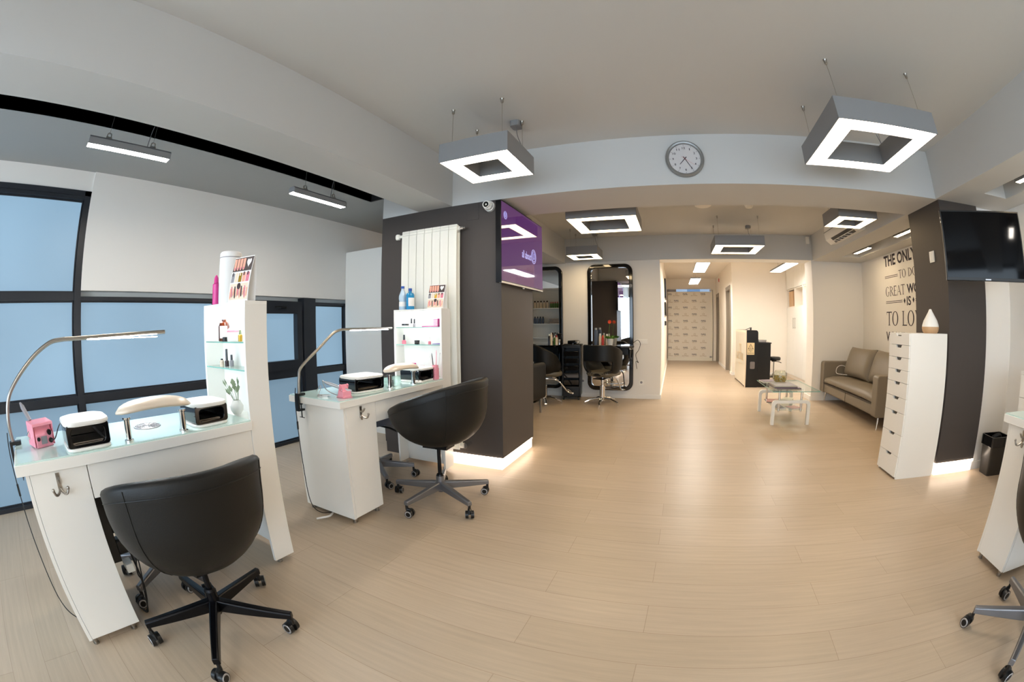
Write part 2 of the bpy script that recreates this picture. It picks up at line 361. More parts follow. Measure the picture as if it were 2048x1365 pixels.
# hallway behind the opening
YE = 14.4; ZH = 2.76
b = B(); b.box(-.35, -.2, 7.0, YE, 0, ZH); struct('wall_hall_left', b, 'hallwall')
b = B(); b.box(1.5, 3.6, 10.3, 10.45, 0, ZH); b.box(1.5, 1.62, 10.45, 10.66, 0, ZH); b.box(1.5, 1.62, 11.49, 13.36, 0, ZH); b.box(1.5, 1.62, 14.11, YE, 0, ZH)
b.box(1.5, 1.62, 10.66, 11.49, 2.2, ZH); b.box(1.5, 1.62, 13.36, 14.11, 2.2, ZH); b.box(3.45, 3.6, 7.17, 10.3, 0, ZH); struct('wall_hall_right', b, 'hallwall')
b = B(); b.box(-.35, 1.65, YE, YE + .1, 2.42, ZH); b.box(-.35, 1.65, YE, YE + .1, 0, 2.42); struct('wall_hall_end', b, 'hallwall')
b = B(); b.box(-.35, 3.6, 7.17, YE + .1, ZH, ZH + .1); b.box(-.35, 3.6, 7.165, 7.17, ZC, ZH + .1); struct('ceiling_hall', b, 'hallwall')
b = B(); b.box(1.485, 1.5, 10.3, 10.62, 0, .07); b.box(1.485, 1.5, 11.53, 13.32, 0, .07); b.box(1.5, 2.93, 10.285, 10.3, 0, .07); b.box(-.2, -.185, YW, YE, 0, .07); b.box(2.405, 2.42, YW, 7.17, 0, .07); struct('baseboard_hall', b, 'whitem')
for i, (y0, y1) in enumerate(((10.66, 11.49), (13.36, 14.11))):
    d = sthing('door_%d' % (i + 1))
    b = B(); b.box(1.485, 1.63, y0 - .04, y0 + .03, 0, 2.2); b.box(1.485, 1.63, y1 - .03, y1 + .04, 0, 2.2); b.box(1.485, 1.63, y0 + .03, y1 - .03, 2.1, 2.2); mesh('door_frame', b, 'doorfr', parent=d)
    b = B(); b.box(1.57, 1.61, y0 + .03, y1 - .03, .005, 2.1); mesh('door_leaf', b, 'doorfr', parent=d)
    b = B(); b.cyl((1.57, y0 + .1, 1.02), (1.52, y0 + .1, 1.02), .009); b.cyl((1.525, y0 + .1, 1.02), (1.525, y0 + .22, 1.02), .009); mesh('door_handle', b, 'steel', parent=d)

# ------------------------------------------------------------------ glazed facade
def window(n, y0, y1, z0, z1, fy=.03, fz=.03, sash=False, handle=None):
    w_ = sthing('window_%d' % n)
    b = B(); O = [(y0, z0), (y1, z0), (y1, z1), (y0, z1)]; I = [(y0 + fy, z0 + fz), (y1 - fy, z0 + fz), (y1 - fy, z1 - fz), (y0 + fy, z1 - fz)]
    b.ring(O, I, XG - .05, XG + .02, 'x')
    J = [(y0 + fy + .012, z0 + fz + .012), (y1 - fy - .012, z0 + fz + .012), (y1 - fy - .012, z1 - fz - .012), (y0 + fy + .012, z1 - fz - .012)]
    b.ring(I, J, XG - .05, XG - .015, 'x')
    if sash:
        b = B(); S = [(y0 + .05, z0 + .05), (y1 - .02, z0 + .05), (y1 - .02, z1 - .05), (y0 + .05, z1 - .05)]; I = [(y0 + .12, z0 + .145), (y1 - .09, z0 + .145), (y1 - .09, z1 - .13), (y0 + .12, z1 - .13)]
        b.ring(O, S, XG - .05, XG + .02, 'x'); b.ring(S, I, XG - .04, XG + .045, 'x'); J = I
    mesh('window_frame', b, 'frame', parent=w_)
    b = B(); ys = [p[0] for p in J]; zs = [p[1] for p in J]; b.box(XG - .035, XG - .025, min(ys), max(ys), min(zs), max(zs)); mesh('window_pane', b, 'pane' if z1 > 1 else 'panelow', parent=w_)
    if handle:
        b = B(); y, z = handle; b.box(XG + .045, XG + .06, y - .035, y + .035, z - .012, z + .012); b.tube([(XG + .06, y, z), (XG + .085, y, z), (XG + .085, y - .13, z)], .009); mesh('window_handle', b, 'black', parent=w_)
    return w_
A, C_, D = .735, 1.492, 2.25
window(1, -1.6, .43, C_, D); window(2, -1.6, .43, A, C_); window(3, -1.6, .43, 0, A, fz=.03)
window(4, .43, 1.83, A, C_); window(5, .43, 2.90, 0, A)
window(6, 1.83, 2.90, A, C_, sash=True, handle=(2.62, 1.425))
window(7, 3.07, 3.60, A, C_); window(8, 3.07, 3.60, 0, A)
window(9, 3.60, 5.2, A, C_); window(10, 3.60, 5.2, 0, A); window(11, 5.2, YW, A, C_); window(12, 5.2, YW, 0, A)
window(13, -3.2, -1.6, C_, D); window(14, -3.2, -1.6, A, C_); window(15, -3.2, -1.6, 0, A)
b = B(); b.box(XG - .06, XG + .05, 2.90, 3.07, 0, 1.53); b.box(XG - .05, XG + .03, .40, .46, 0, 2.29); b.box(XG - .05, XG + .03, -3.2, .46, D, 2.29); struct('trim_4', b, 'frame')
b = B(); b.box(XG - .12, XG - .09, -3.3, YW + .2, 0, ZL + .1); struct('wall_outer', b, 'white')

# unseen glowing window panes added behind the camera to brighten the room
for k, (x0, x1) in enumerate(((-3.4, -1.3), (-1.2, .9), (1.0, 3.2))):
    w_ = sthing('window_%d' % (16 + k))
    O = [(x0, .5), (x1, .5), (x1, 2.35), (x0, 2.35)]; I = [(x0 + .05, .55), (x1 - .05, .55), (x1 - .05, 2.30), (x0 + .05, 2.30)]
    b = B(); b.ring(O, I, -3.2, -3.14, 'y'); mesh('window_frame', b, 'frame', parent=w_)
    b = B(); b.box(x0 + .05, x1 - .05, -3.18, -3.17, .55, 2.30); mesh('window_pane', b, 'fillpane', parent=w_)

# ------------------------------------------------------------------ white shelving backing on to the glazing bay
t = thing('storage_shelving', 'tall white shelving unit whose plain back stands beside the dark radiator pillar', 'shelving', (-3.09, 3.56, 0))
b = B(); b.box(-.49, .52, 0, .018, 0, 2.10); part('back_panel', b, 'white', parent=t)
for x in (-.49, .50):
    b = B(); b.box(x, x + .02, .018, .34, 0, 2.10); part('side_panel', b, 'white', parent=t)
for z in (.02, .45, .88, 1.22, 1.60, 2.08):
    b = B(); b.box(-.47, .50, .018, .33, z, z + .02); part('shelf', b, 'white', parent=t)

# ================================================================== LIGHT FITTINGS
def pendant(cx, cyy, s, label, wires=((-1, -1), (1, -1), (-1, 1), (1, 1)), canopy=(1, 1), zc=ZC, group=None):
    dm = 'pendw' if cyy > 3.5 else 'pend'
    z0, z1 = 2.246, 2.38; h = s / 2; i = h - (.13 if s > .6 else .118)
    t = thing('pendant_light', label, 'ceiling light', (cx, cyy, z0), group=group)
    q = lambda r: [(-r, -r), (r, -r), (r, r), (-r, r)]
    b = B(); b.ring(q(h), q(h - .006), 0, z1 - z0); b.ring(q(i + .005), q(i), 0, z1 - z0); b.ring(q(h - .006), q(i + .005), z1 - z0 - .006, z1 - z0)
    part('lamp_housing', b, 'lampgrey', parent=t)
    b = B(); b.ring(q(h - .0065), q(i + .0055), .003, .009); part('diffuser', b, dm, parent=t)
    o = h - .06
    for k, (x, y) in enumerate(wires):
        b = B(); b.cyl((x * o, y * o, z1 - z0 - .006), (x * o, y * o, zc - z0 - .03), .0013, n=6); b.cyl((x * o, y * o, z1 - z0 - .003), (x * o, y * o, z1 - z0 + .012), .006, n=10); wp = part('wire', b, 'steel', parent=t)
        b = B(); b.lathe([(.005, -.035), (.009, -.03), (.009, -.008), (.014, 0)], (x * o, y * o, zc - z0), 14); part('ceiling_cap', b, 'steel', parent=wp)
    if canopy:
        x, y = canopy[0] * (o - .045), canopy[1] * (o + .0)
        b = B(); b.prism(rrect(x - .035, x + .035, y - .045, y + .045, .02), zc - z0 - .045, zc - z0); part('canopy', b, 'lampgrey', parent=t)
        b = B(); b.tube(smooth_path([(x, y, zc - z0 - .045), (x + .01, y, zc - z0 - .12), (x + .05, y, .18), (o + .02, y, .132)]), .003, 6); part('cable', b, 'grey', parent=t)
    return t
pendant(1.33, 2.26, .705, 'large square pendant ring light hanging highest in view, nearest the camera beside the clock')
pendant(-1.125, 2.365, .475, 'small square pendant ring light hanging in front of the pillar with the radiator')
pendant(-.665, 4.25, .70, 'large square pendant ring light hanging beyond the beam, beside the purple screen')
pendant(-1.33, 6.24, .475, 'small square pendant ring light hanging in front of the two salon mirrors', canopy=(1, 1))
pendant(.955, 5.89, .70, 'large square pendant ring light hanging before the hallway opening')
pendant(1.99, 4.13, .475, 'small square pendant ring light hanging under the air conditioner')
pendant(1.33, -1.2, .705, 'large square pendant ring light added unseen behind the camera for extra light')  # this pendant and the next are added out of view for light
pendant(-.9, -1.2, .475, 'small square pendant ring light added unseen behind the camera for extra light')
def strip(cx, y0, y1, zb, zt, label, group=None, mt='strip', wd=.07, wired=True, body='lampgrey', hh=.05):
    L_ = (y1 - y0) / 2
    t = thing('strip_light', label, 'ceiling light', (cx, (y0 + y1) / 2, zb), group=group)
    b = B(); b.prism([(-wd / 2, 0), (-wd / 2 + .006, 0), (-wd / 2 + .006, .006), (wd / 2 - .006, .006), (wd / 2 - .006, 0), (wd / 2, 0), (wd / 2, hh * .75), (wd / 2 - .012, hh), (-wd / 2 + .012, hh), (-wd / 2, hh * .75)], -L_, L_, 'y')
    part('lamp_housing', b, body, parent=t)
    b = B(); b.box(-wd / 2 + .0065, wd / 2 - .0065, -L_ + .004, L_ - .004, .001, .0055); part('diffuser', b, mt, parent=t)
    if wired:
        for s in (-1, 1):
            y = s * (L_ - .13)
            b = B(); b.box(-.012, .012, y - .02, y + .02, hh, hh + .014); b.ring(rrect(y - .016, y + .016, hh + .01, hh + .04, .01, 3), rrect(y - .011, y + .011, hh + .015, hh + .035, .008, 3), -.006, .006, 'x'); br = part('hanger', b, 'steel', parent=t)
            b = B(); b.cyl((0, y, hh + .03), (0, y, zt - zb), .0013, n=6); part('wire', b, 'steel', parent=br)
        b = B(); b.tube([(.01, L_ - .17, hh), (.012, L_ - .16, hh + .1), (.02, L_ - .12, zt - zb)], .003, 6); part('cable', b, 'grey', parent=t)
    return t
strip(-2.455, .215, .785, 2.2, ZL + .12, 'slim hanging strip light above the nearer manicure desk, in front of the frosted glazing')
strip(-2.475, 1.83, 2.40, 2.2, ZL + .12, 'slim hanging strip light above the desk beside the radiator pillar')
for y0, y1, lb in ((5.53, 6.06, 'farther of the two strip lights recessed over the sofa'), (4.25, 4.72, 'nearer of the two strip lights recessed over the sofa'), (1.75, 2.35, 'recessed strip light in the ceiling slot above the wall television')):
    strip(2.955, y0, y1, ZB + .02, ZB + .13, lb, wired=False, hh=.11, wd=.08, mt='stripw')
strip(2.955, .2, .8, ZB + .02, ZB + .13, 'recessed strip light over the right hand desk', wired=False, hh=.11, wd=.08)
for cx, y0, y1, lb in ((.58, 7.55, 8.9, 'nearer hallway ceiling light, long and bright, over the middle of the hall'), (.58, 10.2, 11.5, 'farther hallway ceiling light, in front of the lettered panel'), (2.27, 7.5, 8.8, 'hallway ceiling light over the reception desk and white cupboards')):
    t = strip(cx, y0, y1, 2.3, ZH, lb, wired=False, mt='hall', wd=.26, hh=.04)
    for y in (-.4, .4):
        b = B(); b.cyl((0, y, .04), (0, y, ZH - 2.3), .002, n=6); part('wire', b, 'steel', parent=t)

# ================================================================== TUB CHAIRS
def caster(parent, x, y, ang, rim='silver', fork='blackm'):
    """twin wheel caster, wheel axis roughly along the leg"""
    M4 = Matrix.Translation((x, y, 0)) @ Matrix.Rotation(ang, 4, 'Z')
    b = B(); b.cyl(M4 @ Vector((0, 0, .05)), M4 @ Vector((0, 0, .085)), .009, n=12)
    b.tube([M4 @ Vector((.0, 0, .056)), M4 @ Vector((.022, 0, .05)), M4 @ Vector((.03, 0, .03))], .012, 8)
    c = part('caster', b, 'black', parent=parent)
    b = B()
    for s in (-1, 1):
        b.mi = 0; b.cyl(M4 @ Vector((.018, s * .008, .0275)), M4 @ Vector((.018, s * .027, .0275)), .0275, .026, 24)
        b.mi = 1; b.cyl(M4 @ Vector((.018, s * .027, .0275)), M4 @ Vector((.018, s * .0285, .0275)), .023, .022, 24)
        b.mi = 2; b.cyl(M4 @ Vector((.018, s * .0285, .0275)), M4 @ Vector((.018, s * .0295, .0275)), .016, .015, 20)
    part('wheel', b, ['black', rim, 'black'], parent=c)
def star_base(t, rad, phase, leg, col, hub_h=.19, hub_r=.028, lift=.36, caster_rim='silver', colt='blackm'):
    b = B(); b.cyl((0, 0, .085), (0, 0, hub_h), hub_r, hub_r, 24); b.cyl((0, 0, .07), (0, 0, .085), hub_r * .7, hub_r, 24); part('hub', b, leg, parent=t)
    b = B(); b.cyl((0, 0, hub_h), (0, 0, hub_h + .012), hub_r * .95, hub_r * .8, 20); b.cyl((0, 0, hub_h), (0, 0, lift), .0135, n=20); part('gas_lift', b, colt, parent=t)
    for k in range(5):
        a = phase + k * 2 * PI / 5; M4 = Matrix.Rotation(a, 4, 'Z'); b = B()
        w0, w1 = .020, .015
        vs = []
        for x, w_, zb_, zt_ in ((hub_r * .6, w0, .092, .150), (rad + .008, w1, .082, .112)):
            vs += [M4 @ Vector(p) for p in ((x, -w_, zb_), (x, w_, zb_), (x, w_, zt_ - .006), (x, w_ - .006, zt_), (x, -w_ + .006, zt_), (x, -w_, zt_ - .006))]
        b.add(vs, [(0, 1, 2, 3, 4, 5), (11, 10, 9, 8, 7, 6)] + [(i, (i + 1) % 6, 6 + (i + 1) % 6, 6 + i) for i in range(6)])
        part('leg', b, leg, bevel=.003, parent=t)
        caster(t, rad * math.cos(a), rad * math.sin(a), a + (1.9, -.6, 2.6, .7, -1.4)[k], caster_rim)
def tub_chair(name, label, loc, back, zb, rad, phase, leg, group=None):
    t = thing(name, label, 'chair', (loc[0], loc[1], 0), back, group)
    R, N_ = .335, 56
    def rim_raw(a):      # a = 0 at the back
        d = abs(((math.degrees(a) + 180) % 360) - 180)
        pts = ((0, .44), (40, .44), (77, .375), (103, .325), (147, .225), (180, .185))
        for (x0, h0), (x1, h1) in zip(pts, pts[1:]):
            if d <= x1: u = (d - x0) / (x1 - x0); return h0 + (h1 - h0) * u
        return .185
    def rr(z, a):
        u = min(1, z / .30); r = R * (1 - (1 - u) ** 2.15) ** (1 / 2.3)
        return r * (1 + .03 * max(0, (z - .3)) / .15)
    def rim(a): return sum(rim_raw(a + math.radians(q)) for q in (-24, -16, -8, 0, 8, 16, 24)) / 7
    rows = []
    for j in range(15):
        s = (j / 14) ** 1.6; row = []
        for i in range(N_):
            a = 2 * PI * i / N_; z = rim(a) * s; r = max(.06, rr(z, a)) if j else .06
            row.append((r * math.cos(a), r * math.sin(a), zb + z))
        rows.append(row)
    for k, (dr, dz) in enumerate(((-.008, .012), (-.025, .018), (-.042, .012), (-.05, -.002))):
        rows.append([((rr(rim(a), a) + dr) * math.cos(a), (rr(rim(a), a) + dr) * math.sin(a), zb + rim(a) + dz) for a in [2 * PI * i / N_ for i in range(N_)]])
    for j in range(1, 7):
        f = 1 - j / 6
        row = []
        for i in range(N_):
            a = 2 * PI * i / N_; z = .12 + (rim(a) - .12) * f; r = rr(rim(a) * f + .12 * (1 - f), a) - .055
            row.append((r * math.cos(a), r * math.sin(a), zb + z))
        rows.append(row)
    b = B(); b.grid(rows, True); n0 = len(rows) - 1
    b.f.append(tuple(range(N_))); b.m.append(0); b.f.append(tuple(n0 * N_ + i for i in range(N_))); b.m.append(0)
    part('shell', b, 'leather', parent=t, angle=60)
    b = B(); b.lathe([(.05, .0), (.255, .0), (.275, .02), (.275, .045), (.25, .062), (.12, .07), (.001, .072)], (-.012, 0, zb + .122), 36); part('seat_cushion', b, 'leather', parent=t, angle=60)
    b = B()
    for sgn in (-1, 1):
        a = sgn * math.radians(52); p = []
        for j in range(14):
            z = rim(a) * (.06 + .94 * j / 13); p.append(((rr(z, a) + .0005) * math.cos(a), (rr(z, a) + .0005) * math.sin(a), zb + z))
        b.tube(p, .0022, 6)
    p = [((rr(rim(a) - .035, a) + .0005) * math.cos(a), (rr(rim(a) - .035, a) + .0005) * math.sin(a), zb + rim(a) - .035) for a in [math.radians(-150 + 300 * i / 60) for i in range(61)]]
    b.tube(p, .0022, 6); part('seam', b, 'leather', parent=t)
    b = B(); b.box(-.09, .09, -.06, .06, zb - .018, zb + .004); b.cyl((0, 0, zb - .03), (0, 0, zb - .018), .03, n=20); b.tube([(0, .06, zb - .01), (0, .2, zb - .012)], .005, 8); part('seat_plate', b, 'blackm', parent=t)
    star_base(t, rad, phase - back, leg, leg, lift=zb)
    return t
R_ = math.radians
tub_chair('tub_chair', 'black leather tub chair with black legs at the nearer manicure desk', (-1.515, .525), R_(-4), .335, .34, R_(-106), 'blackm')
tub_chair('tub_chair', 'black leather tub chair with grey metal legs beside the radiator pillar', (-1.475, 2.29), R_(4), .415, .34, R_(-99), 'grey')
tub_chair('tub_chair', 'black leather tub chair with grey legs at the white desk by the waste bin', (1.78, .955), R_(182), .36, .33, R_(70), 'grey')
def stool(name, label, loc, seat_z, rad, phase, back=None, leg='blackm', seat='bluetech', sr=.17):
    t = thing(name, label, 'stool', (loc[0], loc[1], 0), 0)
    b = B(); b.lathe([(.03, -.012), (sr - .01, -.01), (sr, .01), (sr, .045), (sr - .02, .062), (.001, .07)], (0, 0, seat_z), 32); part('seat', b, seat, parent=t, angle=50)
    b = B(); b.cyl((0, 0, seat_z - .04), (0, 0, seat_z - .012), .05, .07, 20); b.tube([(.03, 0, seat_z - .03), (.14, .03, seat_z - .05), (.19, .04, seat_z - .07)], .008, 8); part('height_lever', b, 'black', parent=t)
    if back is not None:
        M4 = Matrix.Rotation(back, 4, 'Z')
        b = B(); rows = []
        for j in range(9):
            u = -1 + 2 * j / 8; row = []
            for i in range(20):
                a = 2 * PI * i / 20; row.append(M4 @ Vector((sr + .07 + .028 * math.cos(a) * math.sqrt(max(0.02, 1 - abs(u) ** 3)) - .05 * u * u * .8, u * .16, seat_z + .27 + .085 * math.sin(a) * math.sqrt(max(.03, 1 - abs(u) ** 3)))))
            rows.append(row)
        b.grid(rows, True); b.f += [tuple(range(20)), tuple(160 + i for i in range(20))]; b.m += [0, 0]; part('backrest', b, seat, parent=t, angle=60)
        b = B(); b.tube(smooth_path([M4 @ Vector((.02, 0, seat_z - .015)), M4 @ Vector((sr + .05, 0, seat_z - .01)), M4 @ Vector((sr + .11, 0, seat_z + .06)), M4 @ Vector((sr + .095, 0, seat_z + .25))]), .01, 8); part('backrest_bracket', b, 'blackm', parent=t)
    star_base(t, rad, phase, leg, leg, hub_h=.16, lift=seat_z - .035, colt='steel')
    return t
stool('work_stool', 'low black wheeled stool tucked behind the nearer manicure desk', (-2.05, .53), .47, .30, R_(-130), None, leg='grey', seat='leather')
stool('work_stool', 'slate blue stool with a small rounded backrest behind the desk by the radiator', (-2.17, 2.44), .47, .29, R_(-37), R_(180), leg='grey')

# ================================================================== MANICURE DESKS
def desk(label, x1, y0, y1, yt, zt, shelves, mirror=False, group=None):
    """x1 = face towards the aisle; pedestal at y0, shelf tower between y1 and yt"""
    t = thing('manicure_desk', label, 'desk', (x1, y0, 0), 0)
    L_ = y1 - y0; T_ = yt - y0; W_ = .49
    if mirror: t.scale = (1, 1, 1)
    s = -1
    def X(a, b_): return (-b_, -a) if not mirror else (a, b_)
    def Y(a, b_): return (a, b_) if not mirror else (-b_, -a)
    def bx(b, xa, xb, ya, yb, z0, z1): b.box(*X(xa, xb), *Y(ya, yb), z0, z1)
    b = B(); bx(b, 0, W_, 0, L_, .745, .785); wt = part('worktop', b, 'white', bevel=.0015, parent=t)
    b = B(); bx(b, .006, W_ - .004, .006, L_ - .002, .7852, .791); part('glass_top', b, 'glasst', parent=wt)
    px = .016
    b = B(); bx(b, px, W_ - .02, .04, .04 + .018, .035, .745); bx(b, px + .018, W_ - .02, .31, .328, .035, .745); bx(b, W_ - .038, W_ - .02, .058, .31, .035, .745); bx(b, px + .018, W_ - .038, .058, .31, .035, .055); pd = part('pedestal', b, 'white', parent=t)
    b = B(); bx(b, px - .002, px + .016, .060, .326, .04, .742); part('pedestal_door', b, 'white', bevel=.001, parent=pd)
    b = B(); bx(b, px, px + .018, .330, L_ - .001, .61, .744); bx(b, px + .16, px + .178, .330, L_ - .001, .60, .744); part('apron', b, 'white', bevel=.001, parent=t)
    b = B(); bx(b, .012, .030, L_, T_, .035, zt - .018); bx(b, W_ - .018, W_, L_, T_, .035, zt - .018); bx(b, 0.012, W_, L_, T_, zt - .018, zt); bx(b, .030, W_ - .018, T_ - .012, T_, .035, zt - .018)
    bx(b, .030, W_ - .018, L_, T_ - .012, .765, .785); tw = part('shelf_tower', b, 'white', bevel=.001, parent=t)
    b = B(); bx(b, .06, W_ - .05, L_ + .03, L_ + .05, zt - .024, zt - .0185); part('tower_light', b, 'towerled', parent=tw)
    for z in shelves:
        b = B(); bx(b, .032, W_ - .02, L_ + .004, T_ - .014, z - .006, z); part('glass_shelf', b, 'gclear', parent=tw)
        b = B(); bx(b, .032, W_ - .02, L_ + .0025, L_ + .004, z - .006, z); part('shelf_edge', b, 'gedge', parent=tw)
    for fx, fy in ((.045, .07), (.045, .29), (W_ - .05, .07), (W_ - .05, .29), (.05, L_ + .05), (W_ - .05, L_ + .05)):
        b = B(); x = (-fx if not mirror else fx); y = (fy if not mirror else -fy)
        b.cyl((x, y, .018), (x, y, .036), .016, .016, 16); b.cyl((x, y, .006), (x, y, .018), .011, n=14); b.cyl((x, y, 0), (x, y, .006), .017, n=16); part('foot', b, 'steel', parent=t)
    # double coat hook for handbags on the pedestal door
    sx = 1 if not mirror else -1; hy = .185 if not mirror else -.185; fx = (-(px - .002)) if not mirror else px - .002
    b = B(); b.box(min(fx, fx + sx * .004), max(fx, fx + sx * .004), hy - .009, hy + .009, .665, .735)
    b.tube(smooth_path([(fx + sx * .004, hy, .700), (fx + sx * .022, hy, .706), (fx + sx * .036, hy, .724)]), [.006] * 12 + [.007], 8)
    for q in (-1, 1):
        b.tube(smooth_path([(fx + sx * .004, hy, .678), (fx + sx * .022, hy + q * .012, .664), (fx + sx * .032, hy + q * .026, .664), (fx + sx * .034, hy + q * .034, .680)]), .0055, 8)
        b.sph((fx + sx * .034, hy + q * .034, .683), .0075, 10, 8)
    part('coat_hook', b, 'steel', parent=t)
    return t
desk('white manicure desk nearest the camera with lit shelf tower and pink drill', -1.715, -.145, 1.03, 1.16, 1.34, (1.15, 1.02))
desk('white manicure desk in front of the radiator with lit shelf tower', -1.715, 1.635, 2.775, 2.905, 1.345, (1.20, 1.058))
desk('white desk corner at the right edge by the waste bin', 1.95, 1.75, 2.90, 3.03, 1.34, (1.2, 1.06), mirror=True)

def desk_lamp(label, base, pts, r0=.0095, led=(0, 0)):
    t = thing('desk_lamp', label, 'desk lamp', base)
    bx_, by, bz = base
    b = B(); b.box(-.016, .016, -.022, .04, .0, .014); b.box(-.014, .014, -.022, -.008, -.085, .0); b.box(-.014, .014, -.022, .03, -.097, -.085); b.cyl((0, .012, -.14), (0, .012, -.055), .004, n=10); b.cyl((0, .012, -.058), (0, .012, -.05), .010, n=12); b.cyl((-.025, .012, -.14), (.025, .012, -.14), .0025, n=8)
    part('clamp', b, 'black', bevel=.001, parent=t)
    P_ = [Vector((0, y - by, z - bz)) for y, z in pts]
    b = B(); b.tube(smooth_path(P_, 8), r0, 14); ar = part('arm', b, 'steel', parent=t)
    b = B(); a, c = P_[-2], P_[-1]; d = (c - a)
    q0 = a + d * .06; q1 = a + d * .9
    b.box(-.008, .008, q0.y, q1.y, min(q0.z, q1.z) - .0105, min(q0.z, q1.z) - .0075); part('light_strip', b, 'desk', parent=ar)
    b = B(); b.tube(smooth_path([(0, -.026, .05), (-.004, -.032, -.03), (-.002, -.03, -.2), (.006, -.028, -.45), (.02, -.02, -.70), (.06, .03, -.785), (.12, .12, -.787)], 8), .0028, 6); b.cyl((-.002, -.030, -.16), (-.002, -.03, -.21), .006, n=10); part('cord', b, 'black', parent=t)
    return t
desk_lamp('brushed steel clamp lamp arching over the nearest manicure desk', (-2.04, -.147, .793), [(-.150, .80), (-.155, .90), (-.125, 1.0), (-.01, 1.115), (.09, 1.178), (.16, 1.192), (.27, 1.195), (.72, 1.208)])
desk_lamp('brushed steel clamp lamp on the desk beside the radiator', (-2.09, 1.633, .793), [(1.632, .80), (1.64, .90), (1.668, .97), (1.83, 1.08), (1.95, 1.165), (2.02, 1.188), (2.10, 1.193), (2.60, 1.195)])

# ------------------------------------------------------------------ desk equipment
ZT = .7915
def uv_lamp(label, loc, rz, w=.2, d=.2, h=.1):
    t = thing('nail_curing_lamp', label, 'nail lamp', loc, rz)        # opening faces +x
    b = B(); b.prism(rrect(-d / 2, d / 2, -w / 2 - .004, w / 2 + .004, .04), 0, .012); b.prism(rrect(-d / 2 + .002, d / 2 - .05, -w / 2 + .003, w / 2 - .003, .03), .012, .018); part('base', b, 'white', bevel=.003, parent=t)
    O = rrect(-w / 2, w / 2, .0125, h - .008, .012); I = rrect(-w / 2 + .022, w / 2 - .022, .022, h - .022, .018)
    b = B(); b.ring(O, I, -d / 2 + .015, d / 2 - .01, 'x'); b.box(-d / 2 + .012, -d / 2 + .02, -w / 2 + .01, w / 2 - .01, .014, h - .01); part('body', b, 'blackg', bevel=.003, parent=t)
    b = B(); b.box(-d / 2 + .03, d / 2 - .04, -w / 2 + .024, w / 2 - .024, .0235, .027); b.box(-d / 2 + .03, d / 2 - .06, -w / 2 + .03, w / 2 - .03, h - .028, h - .0235); part('tray', b, 'steel', parent=t)
    rows = []
    for r, z in ((1, h - .012), (1.03, h - .004), (1.0, h + .004), (.8, h + .009), (.4, h + .012), (.02, h + .013)):
        rows.append([(x * r, y * r, z) for x, y in rrect(-d / 2, d / 2 + .008, -w / 2 - .006, w / 2 + .006, .06, 7)])
    b = B(); b.grid(rows, True); b.f.append(tuple(range(len(rows[0])))); b.m.append(0); part('lid', b, 'white', parent=t, angle=50)
    return t
uv_lamp('black and white nail lamp beside the pink drill', (-1.835, .215, ZT), R_(2), .2, .2, .105)
uv_lamp('black and white nail lamp against the shelf tower of the nearest desk', (-1.855, .835, ZT), R_(2), .18, .2, .1)
uv_lamp('black and white nail lamp behind the pink handpiece stand', (-1.895, 2.02, ZT), R_(-8), .25, .2, .1)
uv_lamp('black and white nail lamp against the shelf tower by the radiator', (-1.85, 2.60, ZT), R_(0), .2, .2, .1)
def armrest(label, loc, L_, rz=0):
    t = thing('hand_rest', label, 'hand rest', loc, rz)
    for y in (-L_ * .37, L_ * .37):
        b = B(); b.lathe([(.022, 0), (.022, .006), (.014, .009), (.014, .085), (.02, .088), (.02, .095)], (0, y, 0), 22); part('post', b, 'chrome', parent=t)
    rows = []
    for j in range(17):
        u = -1 + 2 * j / 16; w_ = .062 * (1 - abs(u) ** 5 * .35) * math.sqrt(max(.04, 1 - abs(u) ** 6)); zc = .112 + .016 * (1 - u * u); th = .034 * math.sqrt(max(.03, 1 - abs(u) ** 4))
        rows.append([(w_ * math.cos(a), u * L_ / 2, zc + th * (math.sin(a) if math.sin(a) > 0 else .35 * math.sin(a))) for a in [2 * PI * i / 20 for i in range(20)]])
    b = B(); b.grid(rows, True); b.f += [tuple(range(20)), tuple(320 + i for i in range(20))]; b.m += [0, 0]; part('cushion', b, 'pearl', parent=t, angle=60)
    return t
armrest('pearly cream hand rest on two chrome posts on the nearest desk', (-1.765, .545, ZT), .37)
armrest('pearly cream hand rest on two chrome posts on the desk by the radiator', (-1.775, 2.31, ZT), .34, R_(-4))
# pink nail drill
t = thing('nail_drill', 'pink electric nail drill box with a small display', 'nail drill', (-1.955, .005, ZT), R_(18))
b = B(); b.prism([(-.05, 0), (.045, 0), (.05, .05), (.03, .07), (.028, .085), (-.05, .085)], -.045, .045, 'y'); part('body', b, 'pink', bevel=.004, parent=t)
b = B(); b.prism([(-.055, .08), (.045, .082), (.043, .094), (-.05, .098)], -.055, .055, 'y'); b.box(-.052, .044, -.0545, -.049, .004, .085); b.box(-.052, .044, .049, .0545, .004, .085); part('carry_shell', b, 'pink', bevel=.003, parent=t)
b = B(); b.box(.0475, .0505, -.018, .012, .014, .044); part('display', b, 'printg', parent=t)
for p, q, r in (((.045, .03, .024), (.056, .03, .024), .01), ((.042, .028, .055), (.054, .028, .055), .011), ((.045, -.032, .036), (.053, -.032, .036), .008)):
    b = B(); b.cyl(p, q, r); part('knob', b, 'black', parent=t)
b = B(); b.tube([(-.02, -.055, .06), (-.02, -.066, .045), (-.015, -.055, .03)], .004, 8); part('handpiece_clip', b, 'chrome', parent=t)
b = B(); b.cyl((-.035, -.035, .098), (-.075, -.055, .150), .009, .011, 14); b.cyl((-.075, -.055, .150), (-.088, -.062, .166), .011, .004, 14); part('handpiece', b, 'printg', parent=t)
